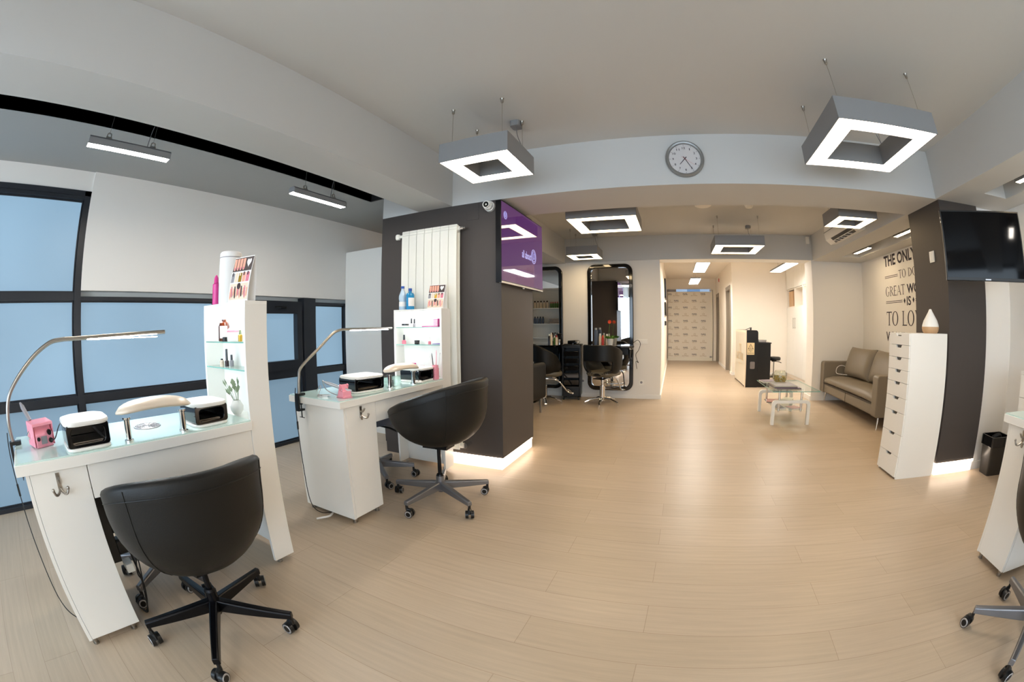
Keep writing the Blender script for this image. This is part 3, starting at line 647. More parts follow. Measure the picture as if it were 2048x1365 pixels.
b = B(); b.tube(smooth_path([(.056, .03, .024), (.065, .05, .03), (.05, .085, .07), (.02, .12, .075), (-.02, .15, .02)]), .0025, 6); part('cord', b, 'black', parent=t)
# round dust grille in the worktop
b = B(); b.lathe([(.001, .0005), (.06, .0005)], (0, 0, 0), 28)
for k in range(4): b.lathe([(.012 + k * .014, .001), (.016 + k * .014, .0035), (.02 + k * .014, .001)], (0, 0, 0), 28)
for k in range(12):
    a = k * PI / 6; b.tube([(.01 * math.cos(a), .01 * math.sin(a), .003), (.064 * math.cos(a), .064 * math.sin(a), .003)], .0015, 5)
b.lathe([(.062, .0), (.064, .004), (.07, .004), (.072, 0)], (0, 0, 0), 28)
o = mesh('dust_grille', b, 'silver'); o.location = (-1.985, .565, ZT); tag(o, 'round metal dust grille set into the nearest desk top, behind the hand rest', 'grille')

def bottle(name, label, cat, loc, prof, m, cap=None, capm='black', lab=None, group=None, rz=0, liquid=None):
    t = thing(name, label, cat, loc, rz, group)
    b = B(); b.lathe(prof, n=22); part('body', b, m, parent=t)
    if cap:
        b = B(); b.lathe(cap, n=18); part('cap', b, capm, parent=t)
    if lab:
        r, z0, z1, a0, a1, lm = lab; b = B(); rows = []
        for z in (z0, z1): rows.append([(r * math.cos(a0 + (a1 - a0) * i / 10), r * math.sin(a0 + (a1 - a0) * i / 10), z) for i in range(11)])
        b.grid(rows); part('label', b, lm, parent=t)
    return t
# --- on top of the nearest tower
ZTA = 1.3405
bottle('spray_bottle', 'slender hot pink bottle standing on the nearest shelf tower', 'bottle', (-2.165, 1.09, ZTA), [(.001, 0), (.020, 0), (.021, .005), (.021, .115), (.012, .122)], 'hotpink', [(.014, .122), (.012, .15), (.004, .165), (.001, .166)], 'hotpink')
bottle('cleanser_bottle', 'clear bottle with a blue base behind the paper roll', 'bottle', (-2.12, 1.125, ZTA), [(.001, 0), (.017, 0), (.017, .03)], 'bluecap', [(.017, .03), (.017, .1), (.008, .12), (.008, .15), (.001, .152)], 'pale')
t = thing('paper_roll', 'white film-wrapped paper towel roll on the nearest shelf tower', 'paper roll', (-2.005, 1.095, ZTA))
b = B(); b.lathe([(.001, 0), (.06, 0), (.062, .004), (.062, .258), (.055, .266), (.02, .266), (.02, .24), (.001, .24)], n=36); part('roll', b, 'label', parent=t)
b = B(); b.lathe([(.0624, .234), (.063, .236), (.0624, .238)], n=36); part('band', b, 'printg', parent=t)
def leaflet(label, loc, rz, w, h, curve=True):
    t = thing('nail_leaflet', label, 'leaflet', loc, rz)      # faces -y
    def Pt(u, v):  # u across 0..w, v up 0..h
        lean = .035 * (v / h) ** 1.6 if curve else .02 * v / h
        return Vector((u - w / 2, -.045 + lean * 1.3, v))
    b = B(); rows = []
    for j in range(9): rows.append([tuple(Pt(w * i / 4, h * j / 8)) for i in range(5)])
    b.grid(rows)
    rows = []
    for j in range(9):
        v = h * j / 8; rows.append([(x - w / 2, Pt(0, v).y + .0015 + (.055 * (1 - (v / h) ** 2.2)), v) for x in [w * i / 4 for i in range(5)]])
    b.grid(rows); part('card', b, 'label', parent=t)
    b = B(); rnd = random.Random(3)
    def q(u0, u1, v0, v1, k, off=.0012):
        b.mi = k; P4 = [Pt(u * w, v * h) + Vector((0, -off, 0)) for u, v in ((u0, v0), (u1, v0), (u1, v1), (u0, v1))]; b.add(P4, [(0, 1, 2, 3)])
    def finger(u, v0, v1, wd, k, lean=0):
        b.mi = k; n = 8; pts = []
        for i in range(n + 1):
            a = PI + PI * i / n; pts.append((u + wd * math.cos(a), v0 + wd * 1.2 + wd * 1.3 * math.sin(a)))
        pts += [(u + wd + lean, v1), (u - wd + lean, v1)]
        b.add([Pt(x * w, y * h) + Vector((0, -.002, 0)) for x, y in pts], [tuple(range(len(pts)))])
    q(.02, .98, .67, .98, 2)
    for k in range(4): finger(.12 + k * .15, .70, .96, .06, 0, -.03); finger(.12 + k * .15 + .005, .695, .76, .035, 1)
    heart = [(.8 + .11 * math.sin(a) ** 3, .855 + .009 * (13 * math.cos(a) - 5 * math.cos(2 * a) - 2 * math.cos(3 * a) - math.cos(4 * a)) * .75) for a in [2 * PI * i / 20 for i in range(20)]]
    b.mi = 4; b.add([Pt(x * w, y * h) + Vector((0, -.002, 0)) for x, y in heart], [tuple(range(20))])
    for k, m_ in enumerate((3, 5, 6, 0, 1)): q(.03 + k * .19, .19 + k * .19, .43, .63, m_); q(.07 + k * .19, .13 + k * .19, .57, .65, 2 if k in (0, 3, 4) else 5, .002)
    q(.03, .97, .05, .40, 5)
    for k in range(11):
        finger(.08 + k * .083, .08 + .03 * (k % 3), .30 + .04 * (k % 2), .027, (0, 1, 0, 2)[k % 4], .02 * (-1) ** k)
    b.mi = 2; b.add([Pt((.5 + .09 * math.cos(a)) * w, (.34 + .07 * math.sin(a)) * h) + Vector((0, -.0025, 0)) for a in [2 * PI * i / 16 for i in range(16)]], [tuple(range(16))])
    part('printed_picture', b, ['skin1', 'skin2', 'printd', 'printg', 'label', 'beigep', 'gold'], parent=t)
    return t
leaflet('folded nail art leaflet leaning beside the paper roll', (-1.855, 1.10, ZTA), R_(12), .15, .225)
leaflet('nail art leaflet in front of the radiator, with a heart', (-1.81, 2.855, 1.3455), R_(0), .155, .195)
# --- shelves of the nearest tower
zs = 1.1505
bottle('amber_bottle', 'large amber bottle with a white cap and label on the nearest tower', 'bottle', (-2.05, 1.085, zs), [(.001, 0), (.031, 0), (.033, .006), (.033, .075), (.026, .095), (.014, .103), (.014, .115)], 'amber', [(.017, .112), (.017, .128), (.001, .129)], 'label', (.0336, .015, .078, R_(-75), R_(5), 'label'))
bottle('cream_jar', 'white jar with a rosy domed lid beside the amber bottle', 'jar', (-1.945, 1.085, zs), [(.001, 0), (.034, 0), (.036, .01), (.036, .042), (.034, .045)], 'white', [(.036, .045), (.034, .055), (.022, .066), (.001, .068)], 'pink')
bottle('gel_pot', 'tiny black gel pot with white letters in front of the white jar', 'jar', (-1.965, 1.045, zs), [(.001, 0), (.014, 0), (.014, .012)], 'black', [(.0145, .012), (.0145, .022), (.001, .023)], 'black')
bottle('gel_pot', 'small gold topped vial at the open end of the upper shelf', 'jar', (-1.86, 1.08, zs), [(.001, 0), (.011, 0), (.012, .03), (.008, .034)], 'gold', [(.008, .034), (.006, .055), (.001, .056)], 'lgreen')
zs = 1.0205
for k, (x, y, h, m, lb) in enumerate(((-2.02, 1.08, .05, 'printd', 'nail polish bottle with a tall black cap, the tallest of three on the nearest tower'), (-2.052, 1.065, .0, 'beigep', 'beige nail polish bottle lying low beside the tall black cap'), (-2.0, 1.10, .02, 'printg', 'grey nail polish bottle behind the tall black cap'))):
    bottle('nail_polish', lb, 'nail polish', (x, y, zs), [(.001, 0), (.011, 0), (.012, .004), (.012, .028), (.006, .033)], m, [(.007, .033), (.006, .04 + h), (.001, .041 + h)], 'blackg')
t = thing('flower_vase', 'white vase with a sage green sprig under the nearest tower shelves', 'vase', (-1.905, 1.06, ZT))
b = B(); b.lathe([(.001, 0), (.02, 0), (.034, .02), (.036, .04), (.026, .06), (.02, .07), (.017, .07), (.022, .058), (.001, .05)], n=24); part('vase', b, 'whitem', parent=t)
b = B(); rnd = random.Random(5)
for k in range(16):
    a = rnd.uniform(0, 2 * PI); l = rnd.uniform(.03, .09); p = Vector((.01 * math.cos(a), .01 * math.sin(a), .06)); q = p + Vector((.045 * math.cos(a) * rnd.random(), -.02 + .03 * math.sin(a), l + .02))
    b.tube([p, (p + q) / 2 + Vector((0, 0, .005)), q], .0008, 4); s = Vector((math.cos(a + 1.3), math.sin(a + 1.3), .2)) * .012; d_ = (q - p).normalized() * .02
    b.add([q - d_, q + s, q + d_, q - s], [(0, 1, 2, 3)])
part('sprig', b, 'lgreen', parent=t)
# --- desk by the radiator
ZTB = 1.3455
t = bottle('water_bottle', 'clear water bottle with a blue cap on the tower by the radiator', 'bottle', (-2.165, 2.85, ZTB), [(.001, 0), (.03, 0), (.033, .008), (.033, .05), (.029, .07), (.034, .095), (.033, .12), (.022, .15), (.0125, .175), (.0125, .185)], 'pale', [(.0155, .183), (.0155, .203), (.001, .204)], 'bluecap', (.0338, .03, .07, R_(-120), R_(0), 'label'))
t = bottle('liquid_bottle', 'bright blue liquid bottle with a white label beside the water bottle', 'bottle', (-2.085, 2.85, ZTB), [(.001, 0), (.034, 0), (.036, .006), (.036, .125), (.028, .14), (.013, .146), (.013, .158)], 'blueliq', [(.015, .158), (.015, .18), (.001, .181)], 'bluecap', (.0366, .03, .1, R_(-80), R_(15), 'label'))
zs = 1.2005
bottle('gel_pot', 'black and white striped gel pot at the glazing end of the upper shelf', 'jar', (-2.12, 2.825, zs), [(.001, 0), (.030, 0), (.031, .014)], 'label', [(.032, .014), (.032, .028), (.001, .029)], 'blackg')
bottle('nail_polish', 'taller black capped nail polish next to the striped pot', 'nail polish', (-2.055, 2.825, zs), [(.001, 0), (.011, 0), (.011, .026), (.006, .03)], 'label', [(.0075, .03), (.0065, .072), (.001, .073)], 'blackg')
bottle('nail_polish', 'second black capped nail polish next to the striped pot', 'nail polish', (-2.035, 2.84, zs), [(.001, 0), (.011, 0), (.011, .026), (.006, .03)], 'printg', [(.0075, .03), (.0065, .068), (.001, .069)], 'blackg')
t = thing('toe_separator', 'pink foam toe separator at the aisle end of the upper shelf', 'toe separator', (-1.80, 2.83, zs)); b = B(); b.box(-.14, .02, -.02, .02, 0, .008)
for k in range(5): b.box(-.028, .02, -.018, .018, .010 + k * .011, .016 + k * .011)
b.box(.012, .02, -.018, .018, 0, .066); part('foam', b, 'hotpink', parent=t)
zs = 1.0585
bottle('nail_polish', 'coral nail polish with a black cap on the middle shelf', 'nail polish', (-2.135, 2.825, zs), [(.001, 0), (.017, 0), (.018, .005), (.018, .028), (.01, .034)], 'skin2', [(.010, .034), (.008, .078), (.001, .079)], 'blackg')
bottle('gel_pot', 'square black gel pot in the middle of the middle shelf', 'jar', (-2.0, 2.825, zs), [(.001, 0), (.021, 0), (.022, .016)], 'blackg', [(.022, .017), (.022, .032), (.001, .033)], 'black')
bottle('nail_polish', 'clear nail polish with a white cap on the middle shelf', 'nail polish', (-1.875, 2.825, zs), [(.001, 0), (.012, 0), (.012, .022), (.006, .026)], 'skin2', [(.007, .026), (.006, .062), (.001, .063)], 'white')
t = thing('cuticle_pusher', 'violet tool lying at the aisle end of the middle shelf', 'nail tool', (-1.80, 2.82, zs)); b = B(); b.cyl((-.045, 0, .004), (.04, .005, .006), .002, .004, 10); part('handle', b, 'purple', parent=t)
zs = ZT
bottle('brown_bottle', 'squat brown bottle at the foot of the tower by the radiator', 'bottle', (-2.125, 2.80, zs), [(.001, 0), (.028, 0), (.031, .008), (.031, .075), (.022, .092), (.012, .095)], 'brownd', [(.014, .095), (.014, .107), (.001, .108)], 'black')
bottle('cotton_jar', 'little jar with a pink lid and blue band beside the brown bottle', 'jar', (-2.025, 2.80, zs), [(.001, 0), (.028, 0), (.028, .09)], 'pale', [(.024, .09), (.024, .112), (.001, .113)], 'hotpink')
t = thing('nail_brush', 'purple and pink nail brush behind the hand rest by the radiator', 'brush', (-1.91, 2.80, zs)); b = B(); b.box(-.05, .05, -.02, .02, 0, .075); part('box', b, 'whitem', bevel=.004, parent=t)
b = B(); b.box(-.05, -.01, -.014, .014, .076, .096); part('bristles', b, 'hotpink', parent=t); b = B(); b.cyl((-.01, 0, .086), (.07, 0, .084), .008, .010, 10); part('handle', b, 'purple', parent=t)
t = thing('brush_pot', 'pink speckled pot holding files and brushes beside the radiator', 'brush pot', (-1.765, 2.735, ZT))
b = B(); b.lathe([(.001, 0), (.027, 0), (.028, .11), (.025, .11), (.024, .004), (.001, .004)], n=24); part('pot', b, 'pink', parent=t)
rnd = random.Random(11)
for k in range(7):
    a = k * .9; b = B(); p = Vector((.012 * math.cos(a), .012 * math.sin(a), .01)); q = p + Vector((.03 * math.cos(a), .022 * math.sin(a), rnd.uniform(.14, .20)))
    b.cyl(p, q, .0025, .003, 8); b.cyl(q, q + (q - p).normalized() * .022, .003, .001, 8); part('brush', b, ('white', 'black', 'pink', 'printg')[k % 4], parent=t)
b = B()
for k in range(40):
    a = rnd.uniform(0, 2 * PI); z = rnd.uniform(.01, .1); b.sph((.0278 * math.cos(a), .0278 * math.sin(a), z), .0025, 5, 4)
part('speckles', b, 'skin2', parent=t)['kind'] = 'stuff'
t = thing('handpiece_stand', 'pink angular stand holding a white drill handpiece', 'drill stand', (-1.795, 1.755, ZT), R_(-15))
b = B(); b.box(-.04, .04, -.035, .035, 0, .006); b.prism([(-.035, .006), (-.02, .006), (.01, .075), (-.004, .082)], -.03, -.02, 'y'); b.prism([(-.035, .006), (-.02, .006), (.01, .075), (-.004, .082)], .02, .03, 'y'); b.prism([(.04, .006), (.03, .006), (-.012, .07), (-.002, .08)], -.02, .02, 'y'); b.box(-.02, .035, -.03, .03, .006, .04); part('stand', b, 'pink', bevel=.002, parent=t)
b = B(); b.cyl((.03, .035, .035), (-.055, -.075, .085), .009, .010, 14); b.cyl((-.055, -.075, .085), (-.07, -.095, .094), .010, .006, 12); hp = part('handpiece', b, 'silver', parent=t)
b = B(); b.tube(smooth_path([(-.07, -.095, .094), (-.09, -.10, .1), (-.12, -.06, .04), (-.1, .0, .004), (-.06, .04, .003)]), .003, 6); part('cord', b, 'silver', parent=hp)
t = thing('lamp_tweezer', 'small metal tool lying at the desk corner beside the clamp lamp', 'nail tool', (-1.93, 1.70, ZT), R_(35)); b = B(); b.box(-.035, .03, -.006, .006, 0, .014); b.cyl((.03, 0, .007), (.05, 0, .007), .006, .004, 10); b.cyl((-.012, -.02, .008), (-.012, .02, .008), .004, n=8); part('tool_body', b, 'steel', parent=t)
b = B(); b.tube(smooth_path([(-.03, 0, .01), (-.02, .03, .05), (-.03, .05, .06), (-.05, .03, .03)]), .002, 6); part('loop', b, 'steel', parent=t)
t = thing('cotton_tray', 'white oval tray with cotton pads between hand rest and lamp', 'tray', (-1.765, 2.485, ZT), 0); b = B(); b.lathe([(.001, 0), (.035, 0), (.048, .006), (.045, .006), (.033, .003), (.001, .003)], n=26, sy=.75, sx=1); part('tray', b, 'white', parent=t)
b = B(); b.sph((0, -.01, .012), (.016, .014, .01)); b.sph((.01, .022, .01), (.014, .012, .009)); part('cotton_pad', b, 'whitem', parent=t)
t = thing('acrylic_organiser', 'clear acrylic organiser under the hand rest by the radiator', 'organiser', (-1.86, 2.29, ZT), 0); b = B(); b.ring(rrect(-.05, .05, -.07, .07, .02), rrect(-.046, .046, -.066, .066, .018), 0, .07); part('walls', b, 'gclear', parent=t)
b = B(); b.cyl((.01, -.01, 0), (.01, -.01, .045), .02, n=18); part('cup', b, 'printg', parent=t)
# power strips and adapters hanging inside the knee holes
def cables(label, x, y, seed):
    t = thing('power_strip', label, 'power strip', (x, y, 0)); rnd = random.Random(seed)
    b = B(); b.box(-.03, .03, 0, .045, .30, .62); part('socket_bar', b, 'black', bevel=.004, parent=t)
    for k in range(3):
        b = B(); z = .56 - k * .1; b.prism(rrect(-.028, .028, z - .035, z + .035, .012), .045, .09, 'y'); part('adapter', b, 'black', bevel=.004, parent=t)
    b = B(); b.box(-.025, .045, .05, .09, .245, .285); part('plug_block', b, 'edge', bevel=.004, parent=t)
    for k in range(4):
        b = B(); z = .60 - k * .09; x0 = .02
        b.tube(smooth_path([(x0, .09, z), (x0 + .02, .12 + .02 * rnd.random(), z - .04), (.01, .10, z - .12 - .1 * rnd.random()), (-.02 + .03 * rnd.random(), .11, .15), (.01 * k, .07, .02 + .004 * k), (.02 * k - .12, .05, .008)]), .0035, 6); part('cord', b, 'black', parent=t)
cables('black power strip with adapters and cables inside the nearest desk', -1.82, .185, 1)
b = B(); b.tube(smooth_path([(-1.96, 1.70, .012), (-1.93, 1.64, .02), (-1.955, 1.59, .018), (-1.985, 1.575, .008)]), .007, 8); tag(mesh('floor_cable', b, 'label'), 'short white cable end poking out under the desk by the radiator', 'cable')

# ================================================================== RADIATOR, CAMERA, SCREENS, CLOCK
t = thing('radiator', 'tall white seven-section radiator on the dark pillar', 'radiator', (-1.975, 3.03, 0))
for k in range(7):
    x = -.285 + k * .0815 + .0408
    b = B(); b.box(x - .0385, x + .0385, -.082, -.068, .165, 2.005); b.box(x - .0385, x + .0385, -.03, -.018, .165, 1.99); b.box(x - .004, x + .004, -.068, -.03, .16, 2.0)
    b.prism([(-.075, 2.0), (-.02, 1.99), (-.02, 2.04), (-.075, 2.055)], x - .0395, x + .0395, 'x'); b.box(x - .039, x + .039, -.08, -.02, 2.012, 2.02); b.box(x - .039, x + .039, -.08, -.02, 2.034, 2.040)
    part('section', b, 'rad', bevel=.002, parent=t)
for z in (2.02, .19):
    b = B(); b.cyl((-.30, -.047, z), (.305, -.047, z), .016, n=16); part('header_pipe', b, 'rad', parent=t)
b = B(); b.cyl((-.30, -.047, 2.02), (-.335, -.047, 2.02), .012, .014, 14); b.lathe([(.001, -.03), (.02, -.026), (.026, -.01), (.026, .012), (.02, .022), (.001, .024)], (-.352, -.047, 2.02)); part('thermostat_knob', b, 'rad', parent=t)
b = B(); b.cyl((.305, -.047, 2.02), (.33, -.047, 2.02), .02, .014, 8); b.cyl((.33, -.047, 2.02), (.345, -.047, 2.02), .008, n=10); part('vent_plug', b, 'chrome', parent=t)
b = B(); b.cyl((.305, -.047, .21), (.345, -.047, .21), .014, n=12); b.cyl((.345, -.06, .21), (.345, .006, .21), .016, n=14); b.cyl((.345, -.06, .21), (.345, -.095, .21), .02, .024, 16); part('valve', b, 'chrome', parent=t)
t = thing('security_camera', 'white dome security camera at the top corner of the radiator pillar', 'security camera', (-1.425, 3.04, 2.19))
b = B(); b.cyl((0, 0, 0), (0, -.03, 0), .047, .045, 30); part('mount', b, 'white', bevel=.003, parent=t)
b = B(); b.sph((0, -.045, 0), .040, 26, 18); b.ring([(.030 * math.cos(a), .030 * math.sin(a)) for a in [2 * PI * i / 24 for i in range(24)]], [(.024 * math.cos(a), .024 * math.sin(a)) for a in [2 * PI * i / 24 for i in range(24)]], -.088, -.07, 'y'); part('dome', b, 'white', parent=t)
b = B(); b.cyl((0, -.07, 0), (0, -.084, 0), .0235, n=22); part('lens', b, 'blackg', parent=t)
b = B(); b.box(-.055, .055, -.003, 0, -.07, .07); o = mesh('access_hatch', b, 'dark', bevel=.001); o.location = (-1.585, 3.04, 2.165); tag(o, 'flush painted access plate beside the dome camera', 'access plate')
# purple television on the aisle side of the pillar
t = thing('television', 'purple-screened television on the pillar, lamps mirrored in it', 'television', (-1.28, 3.44, 1.87))
yh, zh = .515, .333
b = B(); b.box(-.047, 0, -yh, yh, -zh, zh); part('casing', b, 'blackm', bevel=.003, parent=t)
b = B(); b.box(0, .0015, -yh + .008, yh - .008, -zh + .02, zh - .008); part('screen', b, 'tvp', parent=t)
b = B(); b.box(-.02, .003, -yh + .004, yh - .004, -zh - .002, -zh + .012); part('bottom_trim', b, 'steel', bevel=.001, parent=t)
b = textmesh('t', 'all about', (.0015, -.065, -.07), (0, 1, 0), (0, 0, 1), .235, .07, 'screen_text', bold=.02); part('screen_lettering', b, 'screen_text', parent=t)
def circ(cy_, cz, r0, r1, sz=1, n=28): return [[(cy_ + r * math.cos(2 * PI * i / n), cz + r * sz * math.sin(2 * PI * i / n)) for i in range(n)] for r in (r1, r0)]
for cy_, cz, s in ((.245, -.02, 1), (-.43, .222, .5)):
    b = B()
    for r0, r1 in ((.062, .068), (.047, .052)):
        o_, i_ = circ(cy_, cz, r0 * s, r1 * s); b.ring(o_, i_, .0015, .003, 'x')
    b.tube([(.0025, cy_ - .02 * s, cz + .035 * s), (.0025, cy_ - .02 * s, cz - .01 * s), (.0025, cy_, cz - .03 * s), (.0025, cy_ + .02 * s, cz - .01 * s), (.0025, cy_ + .02 * s, cz + .035 * s)], .0035 * s, 6)
    part('screen_emblem', b, 'screen_text', parent=t)
b = B(); b.box(-.0505, -.047, -.05, .25, -.12, .12); part('wall_mount', b, 'black', parent=t)
b = B(); b.cyl((-.01, .0, -zh - .012), (-.01, .0, -zh), .008, .012, 10); part('sensor_nub', b, 'white', parent=t)
# dark television on its arm
ax, ay, bx_, by_ = 2.235, 2.76, 2.975, 2.44
t = thing('television', 'black switched-off television angled out from the dark pillar', 'television', ((ax + bx_) / 2, (ay + by_) / 2, 1.81), math.atan2(by_ - ay, bx_ - ax))
wv_ = math.hypot(bx_ - ax, by_ - ay) / 2
b = B(); b.box(-wv_, wv_, 0, .035, -.262, .258); b.box(-.22, .22, .035, .06, -.18, .14); part('casing', b, 'black', bevel=.004, parent=t)
b = B(); b.box(-wv_ + .012, wv_ - .012, -.0015, 0, -.238, .246); part('screen', b, 'tvoff', parent=t)
b = B(); b.box(-.028, .028, -.003, 0, -.256, -.247); part('badge', b, 'silver', parent=t)
b = B(); b.box(-.06, .06, .06, .075, -.06, .06); b.tube([(0, .07, 0), (.10, .24, 0), (-.10, .40, 0)], .02, 8); b.box(-.15, -.05, .38, .42, -.1, .1); part('wall_arm', b, 'black', parent=t)
b = B()
for z in (.17, .20): b.box(-wv_ - .002, -wv_, .008, .02, z - .006, z + .006)
part('side_socket', b, 'label', parent=t)
# wall clock
t = thing('wall_clock', 'round grey-rimmed wall clock on the white beam', 'clock', (.163, 3.04, 2.445))
b = B(); n = 40
pr = [(.001, 0), (.146, 0), (.150, -.012), (.148, -.03), (.138, -.038), (.126, -.034), (.122, -.02)]
b.grid([[(r * math.cos(2 * PI * i / n), y, r * math.sin(2 * PI * i / n)) for i in range(n)] for r, y in pr], True); part('rim', b, 'clockr', parent=t)
b = B(); b.cyl((0, -.012, 0), (0, -.018, 0), .124, n=40); part('face', b, 'clockf', parent=t)
b = B()
for k in range(12):
    a = PI / 2 - 2 * PI * (k + 1) / 12; s = str(k + 1); wd = .0105 * len(s) if s != '1' else .005
    b = B(); q = textmesh('n', s, (.090 * math.cos(a) - wd / 2 * 1.15, -.018, .090 * math.sin(a) - .0085), (1, 0, 0), (0, 0, 1), wd * 1.15, .0175, 'text', depth=.001, bold=.01); b.add(q.v, q.f); part('numeral', b, 'text', parent=t); b = B()
    c, s_ = math.cos(a), math.sin(a)
    b.add([(x * c - z * s_, -.019, x * s_ + z * c) for x, z in ((.108, -.001), (.119, -.001), (.119, .001), (.108, .001))], [(0, 1, 2, 3)]); part('hour_mark', b, 'text', parent=t)
def hand(nm, ang, l, w_, y, m, tail=.02):
    b = B(); c, s_ = math.cos(ang), math.sin(ang); b.add([(x * c - z * s_, y, x * s_ + z * c) for x, z in ((-tail, -w_), (l, -w_ * .6), (l, w_ * .6), (-tail, w_))], [(0, 1, 2, 3)]); part(nm, b, m, parent=t)
hand('hour_hand', R_(90 - 223), .062, .0035, -.021, 'text'); hand('minute_hand', R_(90 - 150), .10, .0028, -.0225, 'text'); hand('second_hand', R_(90 - 128), .09, .0008, -.024, 'red', .03)
# small fittings on the ceilings and walls
b = B(); b.lathe([(.001, -.035), (.04, -.034), (.052, -.02), (.06, 0)], (0, 0, 0), 28); o = mesh('smoke_detector', b, 'white'); o.location = (1.03, 5.07, ZC); tag(o, 'small white smoke detector on the ceiling beyond the beam', 'smoke detector')
b = B(); b.lathe([(.001, -.012), (.09, -.012), (.105, -.004), (.108, 0)], (0, 0, 0), 32); o = mesh('ceiling_speaker', b, 'whitem'); o.location = (.44, 5.08, ZC); tag(o, 'flat round white speaker grille on the ceiling beyond the clock beam', 'speaker')
b = B(); b.box(-.03, .03, -.045, 0, -.06, .06); o = mesh('motion_sensor', b, 'white', bevel=.01); o.location = (2.365, YW - .03, 2.575); tag(o, 'small white motion sensor in the corner over the hallway opening', 'sensor')
t = thing('air_conditioner', 'white wall air conditioner with open dark louvres near the sofa', 'air conditioner', (2.44, 5.12, 2.44))
b = B(); b.prism([(0, -.13), (-.10, -.145), (-.175, -.09), (-.195, .0), (-.18, .12), (-.16, .14), (0, .14)], -.50, .50, 'y'); part('casing', b, 'white', bevel=.004, parent=t)
b = B(); b.add([(-.10, -.42, -.1475), (-.10, .30, -.1475), (-.176, .30, -.091), (-.176, -.42, -.091)], [(0, 1, 2, 3)]); part('air_outlet', b, 'black', parent=t)
b = B()
for y in (-.3, -.18, -.06, .06, .18): b.box(-.172, -.106, y - .003, y + .003, -.150, -.144)
b.box(-.145, -.137, -.42, .30, -.128, -.120); part('louvre', b, 'white', parent=t)
b = B(); b.box(-.1985, -.192, -.497, .497, .012, .016); part('panel_joint', b, 'black', parent=t)
def wallplate(name, label, cat, loc, wd, ht, normal, n=1, kind='switch'):
    t = thing(name, label, cat, loc, {'-y': 0, '-x': -PI / 2, '+x': PI / 2}[normal])
    b = B(); b.box(-wd / 2, wd / 2, -.009, 0, -ht / 2, ht / 2); part('plate', b, 'white', bevel=.002, parent=t)
    for k in range(n):
        x = -wd / 2 + wd * (k + .5) / n; b = B()
        if kind == 'switch': b.box(x - wd / n * .4, x + wd / n * .4, -.0125, -.009, -ht * .36, ht * .36); part('rocker', b, 'whitem', bevel=.001, parent=t)
        else: b.cyl((x, -.009, 0), (x, -.0105, 0), .02, n=18); part('socket', b, 'printg', parent=t)
wallplate('light_switch', 'white light switch on the dark pillar next to the black television', 'light switch', (2.47, 3.265, 1.80), .08, .095, '-x', 2)
wallplate('light_switch', 'wide white switch plate on the wall right of the second mirror', 'light switch', (-.515, YW, .935), .20, .075, '-y', 6)
wallplate('power_socket', 'white power socket low on the wall between mirror and hallway', 'socket', (-.515, YW, .27), .085, .085, '-y', 1, 'socket')
wallplate('power_socket', 'white power socket low on the wall behind the drawer trolley', 'socket', (-1.50, YW, .27), .085, .085, '-y', 1, 'socket')

# ================================================================== DRAWER CABINET, DIFFUSER, BIN
t = thing('drawer_cabinet', 'tall narrow white cabinet of nine drawers beside the dark pillar', 'drawer cabinet', (2.005, 3.05, 0))
# drawers face the aisle (-x); side panel faces the camera
b = B(); b.box(.018, .45, 0, .018, .0, 1.16); b.box(.018, .45, .34, .358, 0, 1.16); b.box(.018, .45, .018, .34, 1.142, 1.16); b.box(.018, .45, .018, .34, .012, .03); b.box(.432, .45, .018, .34, .03, 1.142); part('carcass', b, 'white', bevel=.001, parent=t)
hs = [.165, .165, .165, .115, .115, .095, .095, .095, .09]; z = .018
tot = sum(hs); hs = [h * (1.158 - .018) / tot for h in hs]
for h in hs:
    b = B(); z0, z1 = z + .0015, z + h - .0015; yc = .179; O = []
    pts = [(.001, z0), (.357, z0), (.357, z1), (yc + .055, z1), (yc + .038, z1 - .022), (yc - .038, z1 - .022), (yc - .055, z1), (.001, z1)]
    b.prism(pts, 0, .016, 'x'); part('drawer_front', b, 'white', parent=t)
    z += h
b = B(); b.box(.0165, .02, .02, .338, .03, 1.14); part('drawer_gap_shade', b, 'blackg', parent=t)  # black sheet behind the fronts, painting the shade in their gaps
t = thing('aroma_diffuser', 'teardrop aroma diffuser, white over wood grain, on the drawer cabinet', 'aroma diffuser', (2.30, 3.125, 1.1605))
b = B(); b.lathe([(.001, 0), (.062, 0), (.078, .015), (.084, .04), (.083, .052)], n=32); part('base', b, 'wood', parent=t)
b = B(); b.lathe([(.083, .052), (.081, .065), (.068, .10), (.045, .135), (.022, .17), (.013, .188), (.006, .192), (.005, .185)], n=32); part('top', b, 'white', parent=t)
t = thing('waste_bin', 'smoked plastic waste bin with a black liner frame by the dark pillar', 'waste bin', (3.155, 2.90, 0), R_(-6))
rows = []
for s, z in ((.78, 0), (.8, .01), (.98, .27), (1.0, .275)): rows.append([(x * s, y * s, z) for x, y in rrect(-.125, .125, -.10, .10, .025)])
b = B(); b.grid(rows, True); b.f.append(tuple(range(len(rows[0])))); b.m.append(0); part('body', b, 'smoked', parent=t)
b = B(); b.ring(rrect(-.132, .132, -.107, .107, .025), rrect(-.118, .118, -.093, .093, .02), .25, .335); part('rim', b, 'blackg', bevel=.003, parent=t)
b = B(); b.box(-.112, .112, -.088, .088, .24, .262); b.tube(smooth_path([(-.05, 0, .262), (-.02, .02, .31), (.03, -.01, .33), (.06, .01, .27)]), .022, 8); part('liner', b, 'black', parent=t)
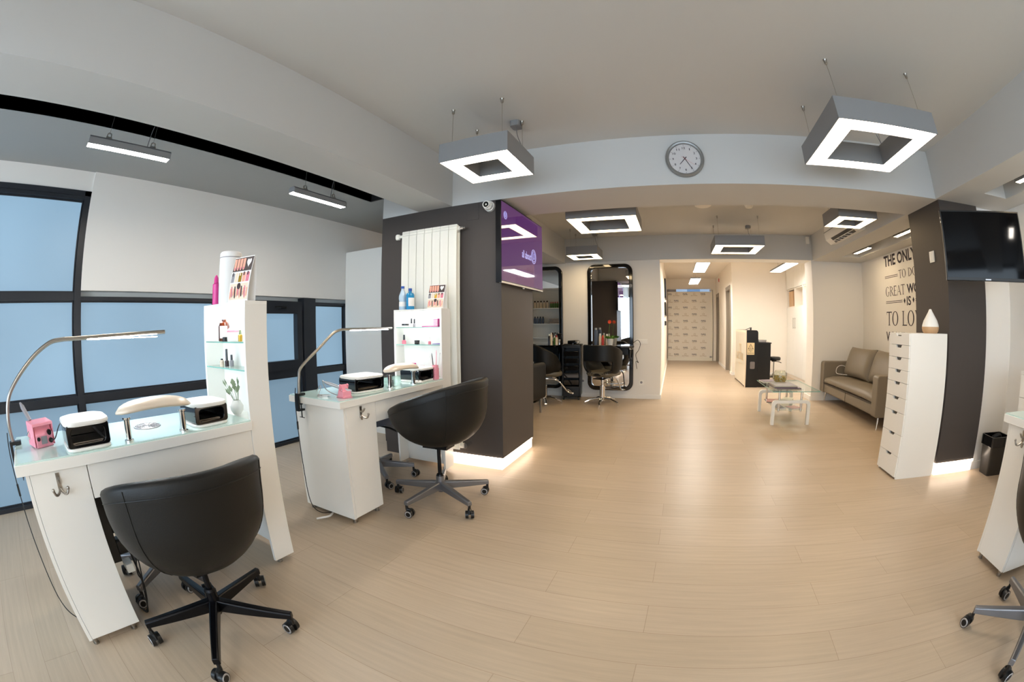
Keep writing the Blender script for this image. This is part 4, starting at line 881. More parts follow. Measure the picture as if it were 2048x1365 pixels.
# low cabinets along the right hand wall
t = thing('wall_cabinet', 'low white cabinet with a drawer, along the right hand wall behind the desk', 'cabinet', (3.0, 2.07, 0))
b = B(); b.box(0, .40, 0, .44, .06, .885); b.box(.03, .38, .02, .42, 0, .06); part('body', b, 'white', parent=t)
b = B(); b.box(-.012, .405, -.005, .445, .885, .91); part('top', b, 'white', bevel=.001, parent=t)
b = B(); b.box(-.016, 0, .003, .437, .72, .882); part('drawer', b, 'white', bevel=.001, parent=t)
b = B(); b.box(-.016, 0, .003, .437, .07, .715); part('cabinet_door', b, 'white', bevel=.001, parent=t)

# ================================================================== WALL LETTERING OVER THE SOFA
wx = XR - .001
t = thing('wall_lettering', 'black motivational lettering on the white wall above the sofa', 'wall lettering', (0, 0, 0))
def sans(s, y, z0, z1, wd, bold=.02):   # starts at y, runs towards smaller y
    b = textmesh('w', s, (wx, y, z0), (0, -1, 0), (0, 0, 1), wd, z1 - z0, 'text', depth=.001, bold=bold); part('lettering_line', b, 'text', parent=t)
def serif(s, y, z0, z1, cw, tk=.11):
    Hh = z1 - z0; b = B()
    def poly(u0, pts): b.add([(wx - .001, y - (u0 + u * cw), z0 + v * Hh) for u, v in pts], [tuple(range(len(pts)))])
    def arc(u0, cx, cz, rx, rz, a0, a1, t0=tk * 1.3, t1=.03, n=18):
        for i in range(n):
            q = []
            for a, k in ((a0 + (a1 - a0) * i / n, 0), (a0 + (a1 - a0) * (i + 1) / n, 0), (a0 + (a1 - a0) * (i + 1) / n, 1), (a0 + (a1 - a0) * i / n, 1)):
                w_ = (t0 * abs(math.cos(a)) + t1) if k else 0; q.append((cx + (rx - w_ * .8) * math.cos(a), cz + (rz - (w_ if abs(math.sin(a)) < .3 else w_ * .6 + .02 * k)) * math.sin(a)))
            poly(u0, q)
    def stem(u0, x): poly(u0, [(x - tk / 2, 0), (x + tk / 2, 0), (x + tk / 2, 1), (x - tk / 2, 1)])
    def ser(u0, x, z, w_=.14): poly(u0, [(x - w_, z - .018), (x + w_, z - .018), (x + w_, z + .018), (x - w_, z + .018)])
    def bar(u0, x0, x1, z, th=.035): poly(u0, [(x0, z - th), (x1, z - th), (x1, z + th), (x0, z + th)])
    u = 0
    for ch in s:
        if ch == ' ': u += cw * .42; continue
        if ch == 'T': stem(u, .42); ser(u, .42, .018); bar(u, .05, .79, .965); poly(u, [(.05, .93), (.08, .93), (.07, .78), (.05, .78)]); poly(u, [(.76, .93), (.79, .93), (.79, .78), (.77, .78)]); a = .82
        elif ch == 'O': arc(u, .42, .5, .40, .52, 0, 2 * PI, n=32); a = .9
        elif ch == 'D': stem(u, .16); ser(u, .12, .018, .1); ser(u, .12, .982, .1); arc(u, .2, .5, .60, .5, -PI / 2, PI / 2); a = .9
        elif ch == 'G': arc(u, .42, .5, .40, .52, R_(48), R_(318), n=28); poly(u, [(.62, .10), (.73, .16), (.73, .42), (.62, .42)]); ser(u, .68, .43, .13); a = .88
        elif ch == 'R': stem(u, .16); ser(u, .15, .018); ser(u, .1, .982, .08); arc(u, .2, .755, .42, .245, -PI / 2, PI / 2, tk, .025); poly(u, [(.30, .50), (.42, .50), (.80, .0), (.66, .0)]); ser(u, .74, .018, .08); a = .8
        elif ch == 'E': stem(u, .16); ser(u, .1, .018, .08); bar(u, .1, .62, .03); bar(u, .1, .60, .97); bar(u, .16, .5, .52, .022); poly(u, [(.62, 0), (.65, .2), (.62, .2)]); poly(u, [(.60, 1), (.62, .82), (.59, .82)]); a = .68
        elif ch == 'A': poly(u, [(.36, 1), (.44, 1), (.80, 0), (.66, 0)]); poly(u, [(.36, 1), (.39, .94), (.14, 0), (.10, 0)]); bar(u, .2, .6, .34, .02); ser(u, .1, .018, .1); ser(u, .73, .018, .12); a = .8
        elif ch == 'L': stem(u, .16); ser(u, .15, .982); ser(u, .1, .018, .08); bar(u, .1, .62, .03); poly(u, [(.62, 0), (.66, .24), (.62, .24)]); a = .68
        elif ch == 'V': poly(u, [(.05, 1), (.19, 1), (.45, .12), (.40, 0)]); poly(u, [(.40, 0), (.45, .0), (.78, 1), (.73, 1)]); ser(u, .12, .982, .12); ser(u, .75, .982, .1); a = .82
        u += a * cw
    part('lettering_line', b, 'text', parent=t)
def rule(y0, y1, z):
    b = B()
    for dz in (-.012, .010): b.add([(wx - .001, y0, z + dz - .004), (wx - .001, y1, z + dz - .004), (wx - .001, y1, z + dz + .004), (wx - .001, y0, z + dz + .004)], [(0, 1, 2, 3)])
    part('rule_line', b, 'text', parent=t)
sans('THE ONLY WAY', 5.92, 2.065, 2.225, 1.52, .03)
rule(5.92, 5.50, 1.915); serif('TO DO', 5.48, 1.865, 1.975, .135)
serif('GREAT', 5.92, 1.64, 1.775, .155); sans('WORK', 5.25, 1.645, 1.77, .58, .035)
rule(5.92, 5.39, 1.555); rule(5.02, 4.55, 1.555)
for y in (5.33, 5.075):
    b = B(); b.add([(wx - .001, y + u, 1.555 + v) for u, v in ((-.028, 0), (0, -.04), (.028, 0), (0, .04))], [(0, 1, 2, 3)]); part('diamond', b, 'text', parent=t)
sans('IS', 5.265, 1.49, 1.61, .12, .02)
serif('TO LOVE', 5.92, 1.225, 1.42, .235); sans('WHAT YOU DO', 5.92, 1.0, 1.138, 1.42, .02)

# ================================================================== SOFA AND COFFEE TABLE
t = thing('sofa', 'taupe leather two-seat sofa under the wall lettering', 'sofa', (2.58, 5.72, 0))
# faces -x (front at local x=0); length along y
b = B(); b.prism(rrect(0, .80, .155, .645, .04), -1.08, -.93, 'y'); part('arm', b, 'sofa', parent=t, bevel=.012)
b = B(); b.prism(rrect(0, .80, .155, .645, .04), .93, 1.08, 'y'); part('arm', b, 'sofa', parent=t, bevel=.012)
b = B(); b.prism(rrect(.03, .66, .155, .30, .03), -.93, .93, 'y'); part('seat_frame', b, 'sofa', parent=t, bevel=.006)
b = B(); b.prism(rrect(.64, .80, .155, .66, .05), -.93, .93, 'y'); part('back_frame', b, 'sofa', parent=t, bevel=.01)
rows = []
for j in range(25):
    u = -1 + 2 * j / 24; row = []
    e = (1 - abs(u) ** 10)
    for x, z in ((.03, .315), (.015, .33), (.012, .37), (.03, .405), (.15, .425), (.35, .43), (.60, .425), (.66, .41), (.66, .31), (.3, .305)):
        row.append((x + (.01 if abs(u) > .98 else 0), u * .925, z - (1 - e) * .02 + (.006 * math.sin(u * 9 + x * 7) if .1 < x < .6 and z > .4 else 0)))
    rows.append(row)
b = B(); b.grid(rows, True); b.f += [tuple(range(10)), tuple(240 + i for i in range(10))]; b.m += [0, 0]; part('seat_cushion', b, 'sofa', parent=t, angle=60)
b = B(); b.box(.008, .03, -.92, .92, .301, .311); b.box(.025, .031, -.002, .002, .16, .30); part('seam', b, 'seam', parent=t)
for x in (.08, .72):
    for y in (-1.02, 1.02):
        b = B(); b.cyl((x, y, 0), (x + (.02 if x < .4 else -.02), y * .985, .16), .008, .013, 12); part('leg', b, 'chrome', parent=t)
def cushion(label, loc, rot, w_, h_, d_):
    b = B(); rows = []
    n = 14
    def P3(u, v, s):
        e = (1 - abs(u) ** 3.2) * (1 - abs(v) ** 3.2); th = .012 + d_ / 2 * max(0, e) ** .45
        k = 1 - .05 * (1 - abs(v) ** 2) * abs(u) ** 4; k2 = 1 - .05 * (1 - abs(u) ** 2) * abs(v) ** 4
        return (s * th, u * w_ / 2 * k, v * h_ / 2 * k2)
    for s in (-1, 1):
        o = len(b.v); vs = [P3(-1 + 2 * i / n, -1 + 2 * j / n, s) for j in range(n + 1) for i in range(n + 1)]
        b.add(vs, [(j * (n + 1) + i, j * (n + 1) + i + 1, (j + 1) * (n + 1) + i + 1, (j + 1) * (n + 1) + i) for j in range(n) for i in range(n)])
    edge = [(i, 0) for i in range(n)] + [(n, j) for j in range(n)] + [(n - i, n) for i in range(n)] + [(0, n - j) for j in range(n)]
    N2 = (n + 1) ** 2; ids = [j * (n + 1) + i for i, j in edge]
    for k in range(len(ids)):
        a, c = ids[k], ids[(k + 1) % len(ids)]; b.f.append((a, c, N2 + c, N2 + a)); b.m.append(0)
    o = mesh('sofa_cushion', b, 'sofa', angle=60); o.location = loc; o.rotation_euler = rot; tag(o, label, 'cushion')
cushion('large taupe leather back cushion at the far end of the sofa', (3.06, 6.16, .655), (0, R_(20), R_(4)), .84, .47, .20)
cushion('large taupe leather back cushion nearer the drawer cabinet', (3.07, 5.30, .655), (0, R_(20), R_(-3)), .84, .47, .20)
b = B(); b.tube(smooth_path([(2.93, 6.40, .458), (2.87, 6.50, .456), (2.80, 6.58, .47), (2.82, 6.61, .55), (2.90, 6.61, .585), (2.98, 6.56, .56), (3.0, 6.45, .48), (2.97, 6.40, .45)]), .0045, 6)
tag(mesh('charging_cable', b, 'label'), 'white charging cable looped on the far end of the sofa seat', 'cable')
t = thing('coffee_table', 'glass coffee table on white U-shaped frames with chrome posts', 'coffee table', (1.55, 5.52, 0))
for y in (-.42, .42):
    b = B(); O = [(-.265, 0), (-.265, .25), (-.26, .275), (-.245, .295), (-.22, .305), (.22, .305), (.245, .295), (.26, .275), (.265, .25), (.265, 0)]
    I = [(-.222, 0), (-.222, .235), (-.217, .252), (-.205, .263), (-.19, .268), (.19, .268), (.205, .263), (.217, .252), (.222, .235), (.222, 0)]
    b.prism(O + I[::-1], y - .024, y + .024, 'y'); part('frame', b, 'white', bevel=.002, parent=t)
    for x in (-.243, .243):
        b = B(); b.box(x - .02, x + .02, y - .022, y + .022, -.0, .008); part('foot_pad', b, 'black', parent=t)
for x in (-.155, .155):
    for y in (-.42, .42):
        b = B(); b.cyl((x, y * .88, .15), (x, y * .88, .425), .016, n=18); b.cyl((x, y * .88, .42), (x, y * .88, .430), .022, n=18); part('post', b, 'chrome', parent=t)
b = B(); b.prism(rrect(-.30, .34, -.60, .46, .02), .430, .438); tp = part('glass_top', b, 'gclear', parent=t)
b = B(); b.ring(rrect(-.301, .341, -.601, .461, .02), rrect(-.299, .339, -.599, .459, .02), .430, .438); part('glass_edge', b, 'gedge', parent=tp)
b = B(); b.prism(rrect(-.19, .19, -.40, .40, .02), .172, .18); b.f; part('lower_shelf', b, 'gclear', parent=t)
ty = .4385
t = thing('glass_bowl', 'round glass bowl of dried potpourri on the coffee table', 'bowl', (1.50, 5.58, ty))
b = B(); b.lathe([(.001, .0), (.04, 0), (.085, .035), (.104, .08), (.10, .12), (.082, .16), (.070, .178), (.068, .178), (.079, .158), (.097, .12), (.100, .08), (.082, .038), (.04, .004), (.001, .004)], n=36); part('bowl', b, 'gbowl', parent=t)
b = B(); rnd = random.Random(2)
for k in range(150):
    z = rnd.uniform(.012, .105); R3 = .088 * math.sin(min(1, (z + .03) / .10) * PI / 2); a = rnd.uniform(0, 2 * PI); r = R3 * math.sqrt(rnd.uniform(.3, 1)); b.mi = k % 2
    b.sph((r * math.cos(a), r * math.sin(a), z), (rnd.uniform(.008, .016), rnd.uniform(.006, .014), rnd.uniform(.004, .008)), 7, 5)
o = part('potpourri', b, ['potp', 'potg'], parent=t); o['kind'] = 'stuff'
def mag(label, loc, rz, w_, d_, h_, m, m2='label'):
    t = thing('magazine', label, 'magazine', loc, rz, None)
    b = B(); b.box(-w_ / 2, w_ / 2, -d_ / 2, d_ / 2, 0, h_ * .8); part('pages', b, m2, parent=t)
    b = B(); b.box(-w_ / 2 - .001, w_ / 2 + .001, -d_ / 2 - .001, d_ / 2 + .001, h_ * .8, h_); part('cover', b, m, parent=t)
mag('dark purple magazine, bottom of the pile by the bowl', (1.49, 5.27, ty), R_(3), .34, .40, .016, 'mag2', 'mag1')
mag('brown magazine in the middle of the pile by the bowl', (1.47, 5.28, ty + .0165), R_(-2), .31, .38, .012, 'mag1', 'mag2')
mag('grey magazine topmost on the pile by the bowl', (1.47, 5.29, ty + .029), R_(1), .30, .37, .010, 'mag1', 'mag4')
mag('grey magazine on the far end of the coffee table', (1.40, 5.83, ty), R_(10), .24, .20, .014, 'mag2', 'label')
mag('pink covered magazine on the lower glass shelf', (1.635, 5.26, .1805), R_(20), .16, .18, .010, 'mag3', 'label')
mag('grey magazine on the near end of the lower shelf', (1.43, 5.30, .1805), R_(5), .12, .26, .012, 'mag1', 'label')
mag('orange brown magazine on the far end of the lower shelf', (1.45, 5.72, .1805), R_(-12), .18, .24, .014, 'mag3', 'mag1')
mag('cream book with black print on the lower shelf, seen through the table', (1.66, 5.66, .1805), R_(-20), .15, .22, .05, 'mag4', 'label')

# ================================================================== RECEPTION AND HALL
t = thing('reception_desk', 'black reception desk with a cream lettered front and warning sign', 'reception desk', (1.49, 8.26, 0))
b = B(); pts = [(0, 0), (.245, 0), (.245, 1.06), (.235, 1.09), (.21, 1.105), (0, 1.105)]; b.prism(pts, 0, 1.36, 'y'); part('tall_counter', b, 'blackm' if 0 else 'black', bevel=.002, parent=t)
b = B(); b.box(.245, .52, .03, 1.33, 0, .85); b.box(.245, .535, .02, 1.34, .85, .87); part('low_counter', b, 'black', bevel=.002, parent=t)
b = B(); b.box(.52, .54, .2, .5, .70, .80); part('side_box', b, 'black', parent=t)
b = B(); b.box(-.018, -.001, .02, 1.34, .03, 1.06); fp = part('front_panel', b, 'cream', parent=t)
b = B(); b.box(-.02, 0, 0, 1.36, 1.06, 1.105); b.box(-.02, 0, 1.34, 1.36, 0, 1.06); b.box(-.02, 0, 0, .018, 0, 1.06); part('panel_frame', b, 'beigep', parent=t)
lx = -.0185
b = textmesh('s', 'ELIT NAIL', (lx, 1.14, .49), (0, -1, 0), (0, 0, 1), .90, .15, 'textg', bold=.03); part('sign_lettering', b, 'textg', parent=fp)
b = B(); b.ring([(.55, .64), (.83, .64), (.83, .82), (.55, .82)], [(.58, .66), (.80, .66), (.80, .80), (.58, .80)], lx - .0015, lx, 'x'); b.box(lx - .0015, lx, .67, .69, .66, .80); part('sign_emblem', b, 'textg', parent=fp)
b = B(); b.box(lx - .001, lx, .45, .95, .41, .418); part('sign_underline', b, 'textg', parent=fp)
b = B(); b.box(.01, .165, -.004, 0, .635, .865); sg = part('warning_sign', b, 'yellow', parent=t)
tri = lambda s, c=(.0875, .775): [(c[0] + s * math.cos(R_(90 + 120 * k)), c[1] + s * math.sin(R_(90 + 120 * k))) for k in range(3)]
b = B(); b.ring(tri(.068), tri(.052), -.005, -.004, 'y'); b.prism([(.092, .80), (.080, .775), (.088, .775), (.082, .752), (.097, .782), (.089, .782)], -.005, -.004, 'y'); part('warning_triangle', b, 'text', parent=sg)
for s, z, wd, h in (('PERICOL', .708, .085, .014), ('DE', .688, .02, .012), ('ELECTROCUTARE', .655, .13, .018)):
    b = textmesh('p', s, (.0875 - wd / 2, -.0045, z), (1, 0, 0), (0, 0, 1), wd, h, 'text', bold=.02); part('sign_lettering', b, 'text', parent=sg)
b = B(); b.prism(rrect(.08, .18, .36, .50, .02), -.006, 0, 'y'); part('socket_cover', b, 'mag1', bevel=.003, parent=t)
t = thing('tablet_stand', 'black tablet tilted on top of the reception desk', 'tablet', (1.56, 8.55, 1.1055)); b = B(); b.prism([(-.06, .001), (-.055, .001), (.075, .048), (.07, .055)], -.08, .08, 'y'); part('tablet', b, 'black', parent=t)
b = B(); b.prism([(.055, 0), (.075, 0), (.078, .048), (.066, .044)], -.05, .05, 'y'); part('foot', b, 'black', parent=t)
mag('stack of papers on the low reception counter', (1.83, 8.45, .8705), R_(8), .16, .21, .03, 'label', 'mag1')
mag('open notebook lying on the papers of the reception counter', (1.86, 8.47, .901), R_(-5), .16, .22, .022, 'mag4', 'mag1')
stool('counter_stool', 'black round stool on a chrome column behind the reception desk', (2.30, 9.15), .47, .25, 0, None, leg='steel', seat='leather', sr=.155)
# white cupboards on the right of the reception
t = thing('fitted_wardrobe', 'white fitted cupboards with an open niche, beyond the reception desk', 'wardrobe', (2.93, 7.6, 0))
Yl = 2.68
b = B(); b.box(.02, .5, 0, Yl, .0, .07); b.box(.02, .5, 0, Yl, 1.62, 1.645); b.box(.02, .5, 0, Yl, 2.03, 2.055); b.box(.48, .5, 0, Yl, 0, 2.75); b.box(.02, .5, 0, .02, 0, 2.75); b.box(.02, .48, Yl - .02, Yl, 0, 2.75)
for y in (.67, 1.34, 2.0): b.box(.005, .48, y - .012, y + .012, .07, 2.06)
part('carcass', b, 'hallwall', parent=t)
for k in range(4):
    b = B(); b.box(0, .018, k * .67 + .002, k * .67 + .668, .075, 1.618); d_ = part('cupboard_door', b, 'cream' if 0 else 'white', parent=t)
    b = B(); y = k * .67 + (.60 if k % 2 == 0 else .07); b.cyl((-.02, y, 1.13), (-.02, y, 1.38), .006, n=8); b.box(-.02, 0, y - .004, y + .004, 1.15, 1.16); b.box(-.02, 0, y - .004, y + .004, 1.35, 1.36); part('handle', b, 'steel', parent=d_)
    b = B(); b.box(0, .018, k * .67 + .002, k * .67 + .668, 2.06, 2.75); part('top_panel', b, 'white', parent=t)
b = B(); b.box(.04, .42, 2.26, 2.60, 1.6455, 2.0); tag(mesh('storage_box', b, 'wood', bevel=.003), 'wood-coloured box in the niche of the white cupboards', 'box').location = (2.93, 7.6, 0)
# lettered panel closing the hall
t = thing('lettered_panel', 'cream panel with rows of small salon names closing the hallway', 'panel', (0, YE - .036, 0))
b = B(); b.box(-.18, 1.33, .0, .02, .10, 2.30); part('panel', b, 'banner', parent=t)
b = B(); b.box(-.20, 1.38, -.005, .03, 0, .10); b.box(1.33, 1.38, -.005, .03, .10, 2.42); part('panel_border', b, 'cream', parent=t)
for k, (x0, x1, c) in enumerate(((-.2, .12, 'printg'), (.12, .50, 'sky1'), (.50, .95, 'sky2'), (.95, 1.33, 'sky1'))):
    if c not in M: M[c] = mat(c, '#8fb0da' if c == 'sky1' else '#5f86b8', .3, emit='#8fb0da' if c == 'sky1' else '#5f86b8', es=.6)
    b = B(); b.box(x0, x1, .0, .02, 2.32, 2.40); part('transom_pane', b, c, parent=t)
b = B(); b.box(-.2, 1.38, -.004, .025, 2.30, 2.32); b.box(-.2, 1.38, -.004, .025, 2.40, 2.42); part('transom_bar', b, 'edge', parent=t)
for z in (2.33, .10):
    b = B(); b.box(1.28, 1.36, -.02, -.002, z, z + .06); part('pivot_fitting', b, 'steel', parent=t)
for x in (-.195, 1.385):
    b = B(); b.box(x, x + .01, -.012, 0, 0, 2.38); part('edge_seal', b, 'black', parent=t)
nm = textmesh('n', 'NAIL', (-.085, 0, 0), (1, 0, 0), (0, 0, 1), .17, .055, 'text', bold=.03); bt = textmesh('n', 'BEAUTY', (-.075, 0, -.038), (1, 0, 0), (0, 0, 1), .15, .024, 'text', bold=.01); el = textmesh('n', 'ELIT NAIL', (-.115, 0, -.04), (1, 0, 0), (0, 0, 1), .23, .026, 'text', bold=.01)
bA, bC = B(), B()
for r in range(10):
    z = 2.215 - r * .2255
    for c in range(5):
        x = (-.165 + .05 if c == 0 else -.19 + c * .312)
        if (c + r) % 2 == 0:
            bA.add([(v[0] + x, -.002, v[2] + z) for v in nm.v if True], nm.f); bC.add([(v[0] + x, -.002, v[2] + z) for v in bt.v], bt.f)
        else:
            bC.ring([(x - .03, z - .005), (x + .03, z - .005), (x + .03, z + .055), (x - .03, z + .055)], [(x - .023, z + .002), (x + .023, z + .002), (x + .023, z + .048), (x - .023, z + .048)], -.003, -.001, 'y')
            bC.add([(max(-.178, v[0] + x), -.002, v[2] + z) for v in el.v], el.f)
bA.v = [(max(-.178, v[0]), v[1], v[2]) for v in bA.v]; bC.v = [(max(-.178, v[0]), v[1], v[2]) for v in bC.v]
b = B(); b.add(bA.v, bA.f); b.mi = 1; b.add(bC.v, bC.f); part('printed_names', b, ['mag1', 'textg'], parent=t)
b = B(); b.lathe([(.001, -.02), (.05, -.02), (.06, 0)], n=20); o = mesh('fire_alarm', b, 'red'); o.location = (1.47, 12.9, 2.55); o.rotation_euler = (0, 0, 0)
o.rotation_euler = (0, PI / 2, 0); tag(o, 'round red fire alarm high on the hallway wall', 'fire alarm')
for nm_, y0, y1, z0, z1, r, lb in (('picture_frame', 9.95, 10.9, 1.84, 2.30, .04, 'tall black frame high on the left wall of the hallway'), ('picture_frame', 9.5, 10.9, 1.42, 1.72, .12, 'rounded black frame below the other on the hallway wall'), ('wall_box', 9.6, 10.2, 1.19, 1.29, .01, 'small black box lowest on the left wall of the hallway')):
    b = B(); b.prism(rrect(y0, y1, z0, z1, r), -.2, -.165, 'x'); tag(mesh(nm_, b, 'black', bevel=.003), lb, 'picture frame' if nm_ != 'wall_box' else 'wall box')

# ================================================================== SALON MIRRORS AND STYLING PLACES
def salon_mirror(label, xc, shelf=True):
    t = thing('salon_mirror', label, 'mirror', (xc, YW, 0))
    b = B(); b.ring(rrect(-.38, .38, .13, 2.20, .13, 8), rrect(-.315, .315, .19, 2.14, .08, 8), -.055, 0, 'y'); part('mirror_frame', b, 'blackg', bevel=.012, parent=t)
    b = B(); b.prism(rrect(-.318, .318, .187, 2.143, .08, 8), -.022, -.018, 'y'); part('mirror_glass', b, 'mirror', parent=t)
    return t
salon_mirror('tall rounded black-framed mirror nearest the hallway opening', -1.03)
salon_mirror('tall rounded black-framed mirror half hidden by the purple television', -2.22)
def console(label, xc):
    t = thing('styling_shelf', label, 'shelf', (xc, YW - .06, 0))
    b = B(); b.prism([(-.38, 0), (.38, 0), (.40, -.10), (.33, -.24), (.2, -.27), (-.2, -.27), (-.33, -.24), (-.40, -.10)], .845, .875); part('shelf_board', b, 'blackg', bevel=.003, parent=t)
    b = B(); b.box(-.3, .3, -.02, 0, .72, .845); b.tube([(.0, -.01, .75), (.0, -.2, .845)], .012, 8); part('bracket', b, 'black', parent=t)
console('glossy black styling shelf on the mirror nearest the hallway', -1.03); console('glossy black styling shelf on the mirror behind the television pillar', -2.22)
zc = .8755
def cyl_bottle(lb, x, y, r, h, m, cm='white', capr=.6, caph=.03):
    bottle('styling_bottle', lb, 'bottle', (x, y, zc), [(.001, 0), (r, 0), (r, h - .02), (r * .7, h)], m, [(r * capr, h), (r * capr * .9, h + caph), (.001, h + caph + .002)], cm)
cyl_bottle('tall steel blue spray can on the shelf of the mirror nearest the hallway', -1.245, 6.60, .028, .25, 'bluetech', 'steel', .8, .03)
cyl_bottle('pale bottle with a white cap beside the blue spray can', -1.175, 6.60, .022, .16, 'beigep', 'white', .8, .03)
cyl_bottle('orange red spray bottle on the shelf in front of the mirror', -1.125, 6.56, .020, .13, 'red', 'orange', .55, .03)
cyl_bottle('white bottle behind the flower pot', -1.075, 6.67, .022, .15, 'beigep', 'label', .7, .03)
t = thing('potted_gerbera', 'white pot with green leaves and one tall orange flower', 'plant', (-1.005, 6.565, zc))
b = B(); b.lathe([(.001, 0), (.038, 0), (.052, .105), (.056, .11), (.050, .11), (.047, .095), (.001, .09)], n=24); part('pot', b, 'whitem', parent=t)
b = B(); b.tube(smooth_path([(-.01, 0, .09), (-.02, 0, .2), (-.01, -.01, .30), (-.005, -.02, .37)]), .003, 6); part('stem', b, 'green', parent=t)
b = B()
for k in range(16):
    a = 2 * PI * k / 16; c = Vector((-.005, -.025, .375)); d_ = Vector((math.cos(a), -.35, math.sin(a))) * .034; s = Vector((-math.sin(a), 0, math.cos(a))) * .007
    b.add([c, c + d_ * .5 + s, c + d_, c + d_ * .5 - s], [(0, 1, 2, 3)]); b.add([c + Vector((0, -.004, 0)), c + d_ * .35 + s, c + d_ * .75 + Vector((0, -.006, 0)), c + d_ * .35 - s], [(0, 1, 2, 3)])
b.sph((-.005, -.03, .375), .008, 10, 8); part('flower', b, 'orange', parent=t)
b = B(); rnd = random.Random(9)
for k in range(14):
    a = rnd.uniform(0, 2 * PI); base = Vector((.01 * math.cos(a), .01 * math.sin(a), .09)); tip = base + Vector((.085 * math.cos(a), .06 * math.sin(a), rnd.uniform(.02, .07))); mid = (base + tip) / 2 + Vector((0, 0, .03)); s = Vector((-math.sin(a), math.cos(a), 0)) * .02
    b.add([base, mid + s, tip, mid - s], [(0, 1, 2), (0, 2, 3)])
part('leaf', b, 'green', parent=t)
for k, (x, y, h, m, c, lb) in enumerate(((-2.03, 6.60, .15, 'brownd', 'white', 'brown bottle standing closest to the pillar on the far styling shelf'), (-1.985, 6.56, .17, 'beigep', 'white', 'cream bottle on the far styling shelf, between brown and green'), (-1.945, 6.62, .12, 'green', 'label', 'green bottle on the far styling shelf'), (-1.90, 6.58, .13, 'beigep', 'red', 'cream bottle with a red cap on the far styling shelf'))):
    cyl_bottle(lb, x, y, .021, h, m, c)
t = thing('neck_brush', 'black barber neck brush standing on a chrome holder by the far mirror', 'brush', (-1.855, 6.60, zc))
b = B(); b.lathe([(.02, 0), (.022, .01), (.012, .05), (.02, .08), (.018, .09)], n=18); part('handle', b, 'chrome', parent=t)
b = B(); b.lathe([(.016, .09), (.022, .13), (.045, .175), (.048, .185), (.03, .19), (.001, .192)], n=22); part('bristles', b, 'black', parent=t)

def salon_chair(label, loc, back):
    """open-backed hydraulic styling chair; local +x is the back"""
    t = thing('salon_chair', label, 'chair', (loc[0], loc[1], 0), back)
    R, N_, NR, zb = .305, 96, 36, .405
    def rim(a):
        d = abs(((math.degrees(a) + 180) % 360) - 180)
        return .505 if d < 52 else (.505 - .15 * ((d - 52) / 73) ** 1.2 if d < 125 else max(.08, .355 - .28 * (d - 125) / 40))
    rows = []
    for j in range(NR + 1):
        u = j / NR; row = []
        for i in range(N_):
            a = 2 * PI * i / N_ + PI; z = rim(a) * u ** 1.35; k = min(1, z / .24); r = max(.05, R * (1 - (1 - k) ** 2.3) ** (1 / 2.1))
            row.append((r * math.cos(a) * .95, r * math.sin(a), zb + z))
        rows.append(row)
    b = B(); vs = [p for r in rows for p in r]; fs = []
    for j in range(NR):
        for i in range(N_):
            a = math.degrees(2 * PI * (i + .5) / N_ + PI); d = abs(((a + 180) % 360) - 180); z = (rows[j][i][2] + rows[j + 1][i][2]) / 2 - zb
            if .055 < z < .26 and d < 56 * min(1, math.sqrt(max(0, (z - .05) / .07))): continue
            i2 = (i + 1) % N_; fs.append((j * N_ + i, j * N_ + i2, (j + 1) * N_ + i2, (j + 1) * N_ + i))
    fs.append(tuple(range(N_))); b.add(vs, fs); o = part('shell', b, 'leather', parent=t, angle=60, weld=True)
    md = o.modifiers.new('solid', 'SOLIDIFY'); md.thickness = .045; md.offset = -1; md = o.modifiers.new('soft', 'SUBSURF'); md.levels = 1; md.render_levels = 1
    b = B(); rows = []
    for s, z in ((.7, .425), (.88, .44), (.94, .47), (.9, .50), (.5, .51), (.02, .51)): rows.append([(-.04 + x * s, y * s, z) for x, y in rrect(-.24, .24, -.245, .245, .12, 6)])
    b.grid(rows, True); b.f.append(tuple(range(len(rows[0])))); b.m.append(0); part('seat', b, 'chairin', parent=t, angle=55)  # seat is black leather with its glare put into the colour
    b = B(); b.cyl((0, 0, .05), (0, 0, .28), .042, n=24); b.cyl((0, 0, .28), (0, 0, .41), .02, n=20); b.box(-.12, .12, -.1, .1, .385, .40); b.tube([(0, .03, .33), (.05, .17, .36), (.05, .24, .36)], .007, 8); part('hydraulic_column', b, 'chrome', parent=t)
    for k in range(5):
        a = R_(18 + 72 * k); b = B(); p = smooth_path([(.02 * math.cos(a), .02 * math.sin(a), .085), (.14 * math.cos(a), .14 * math.sin(a), .075), (.27 * math.cos(a), .27 * math.sin(a), .032)], 6); b.tube(p, [.024 - .008 * i / (len(p) - 1) for i in range(len(p))], 10); b.cyl((.27 * math.cos(a), .27 * math.sin(a), 0), (.27 * math.cos(a), .27 * math.sin(a), .03), .014, .016, 12); part('base_leg', b, 'chrome', parent=t)
    b = B(); b.tube(smooth_path([(-.05, -.14, .40), (-.20, -.15, .36), (-.34, -.15, .20), (-.42, -.15, .17)]), .011, 10); b.tube(smooth_path([(-.05, .14, .40), (-.20, .15, .36), (-.34, .15, .20), (-.42, .15, .17)]), .011, 10); b.tube([(-.42, -.16, .17), (-.42, .16, .17)], .014, 10); b.tube([(-.34, -.15, .21), (-.34, .15, .21)], .009, 10); part('footrest', b, 'chrome', parent=t)
    return t
salon_chair('open-backed black salon chair facing the mirror nearest the hallway', (-1.07, 6.24), R_(-108))
salon_chair('open-backed black salon chair half hidden behind the television pillar', (-1.95, 6.08), R_(-158))
t = thing('lounge_chair', 'low black armchair peeking out behind the television pillar', 'armchair', (-2.12, 5.15, 0), R_(-10))
b = B(); b.prism(rrect(-.30, .30, .25, .42, .06), -.28, .28, 'y'); part('seat', b, 'leather', bevel=.02, parent=t)
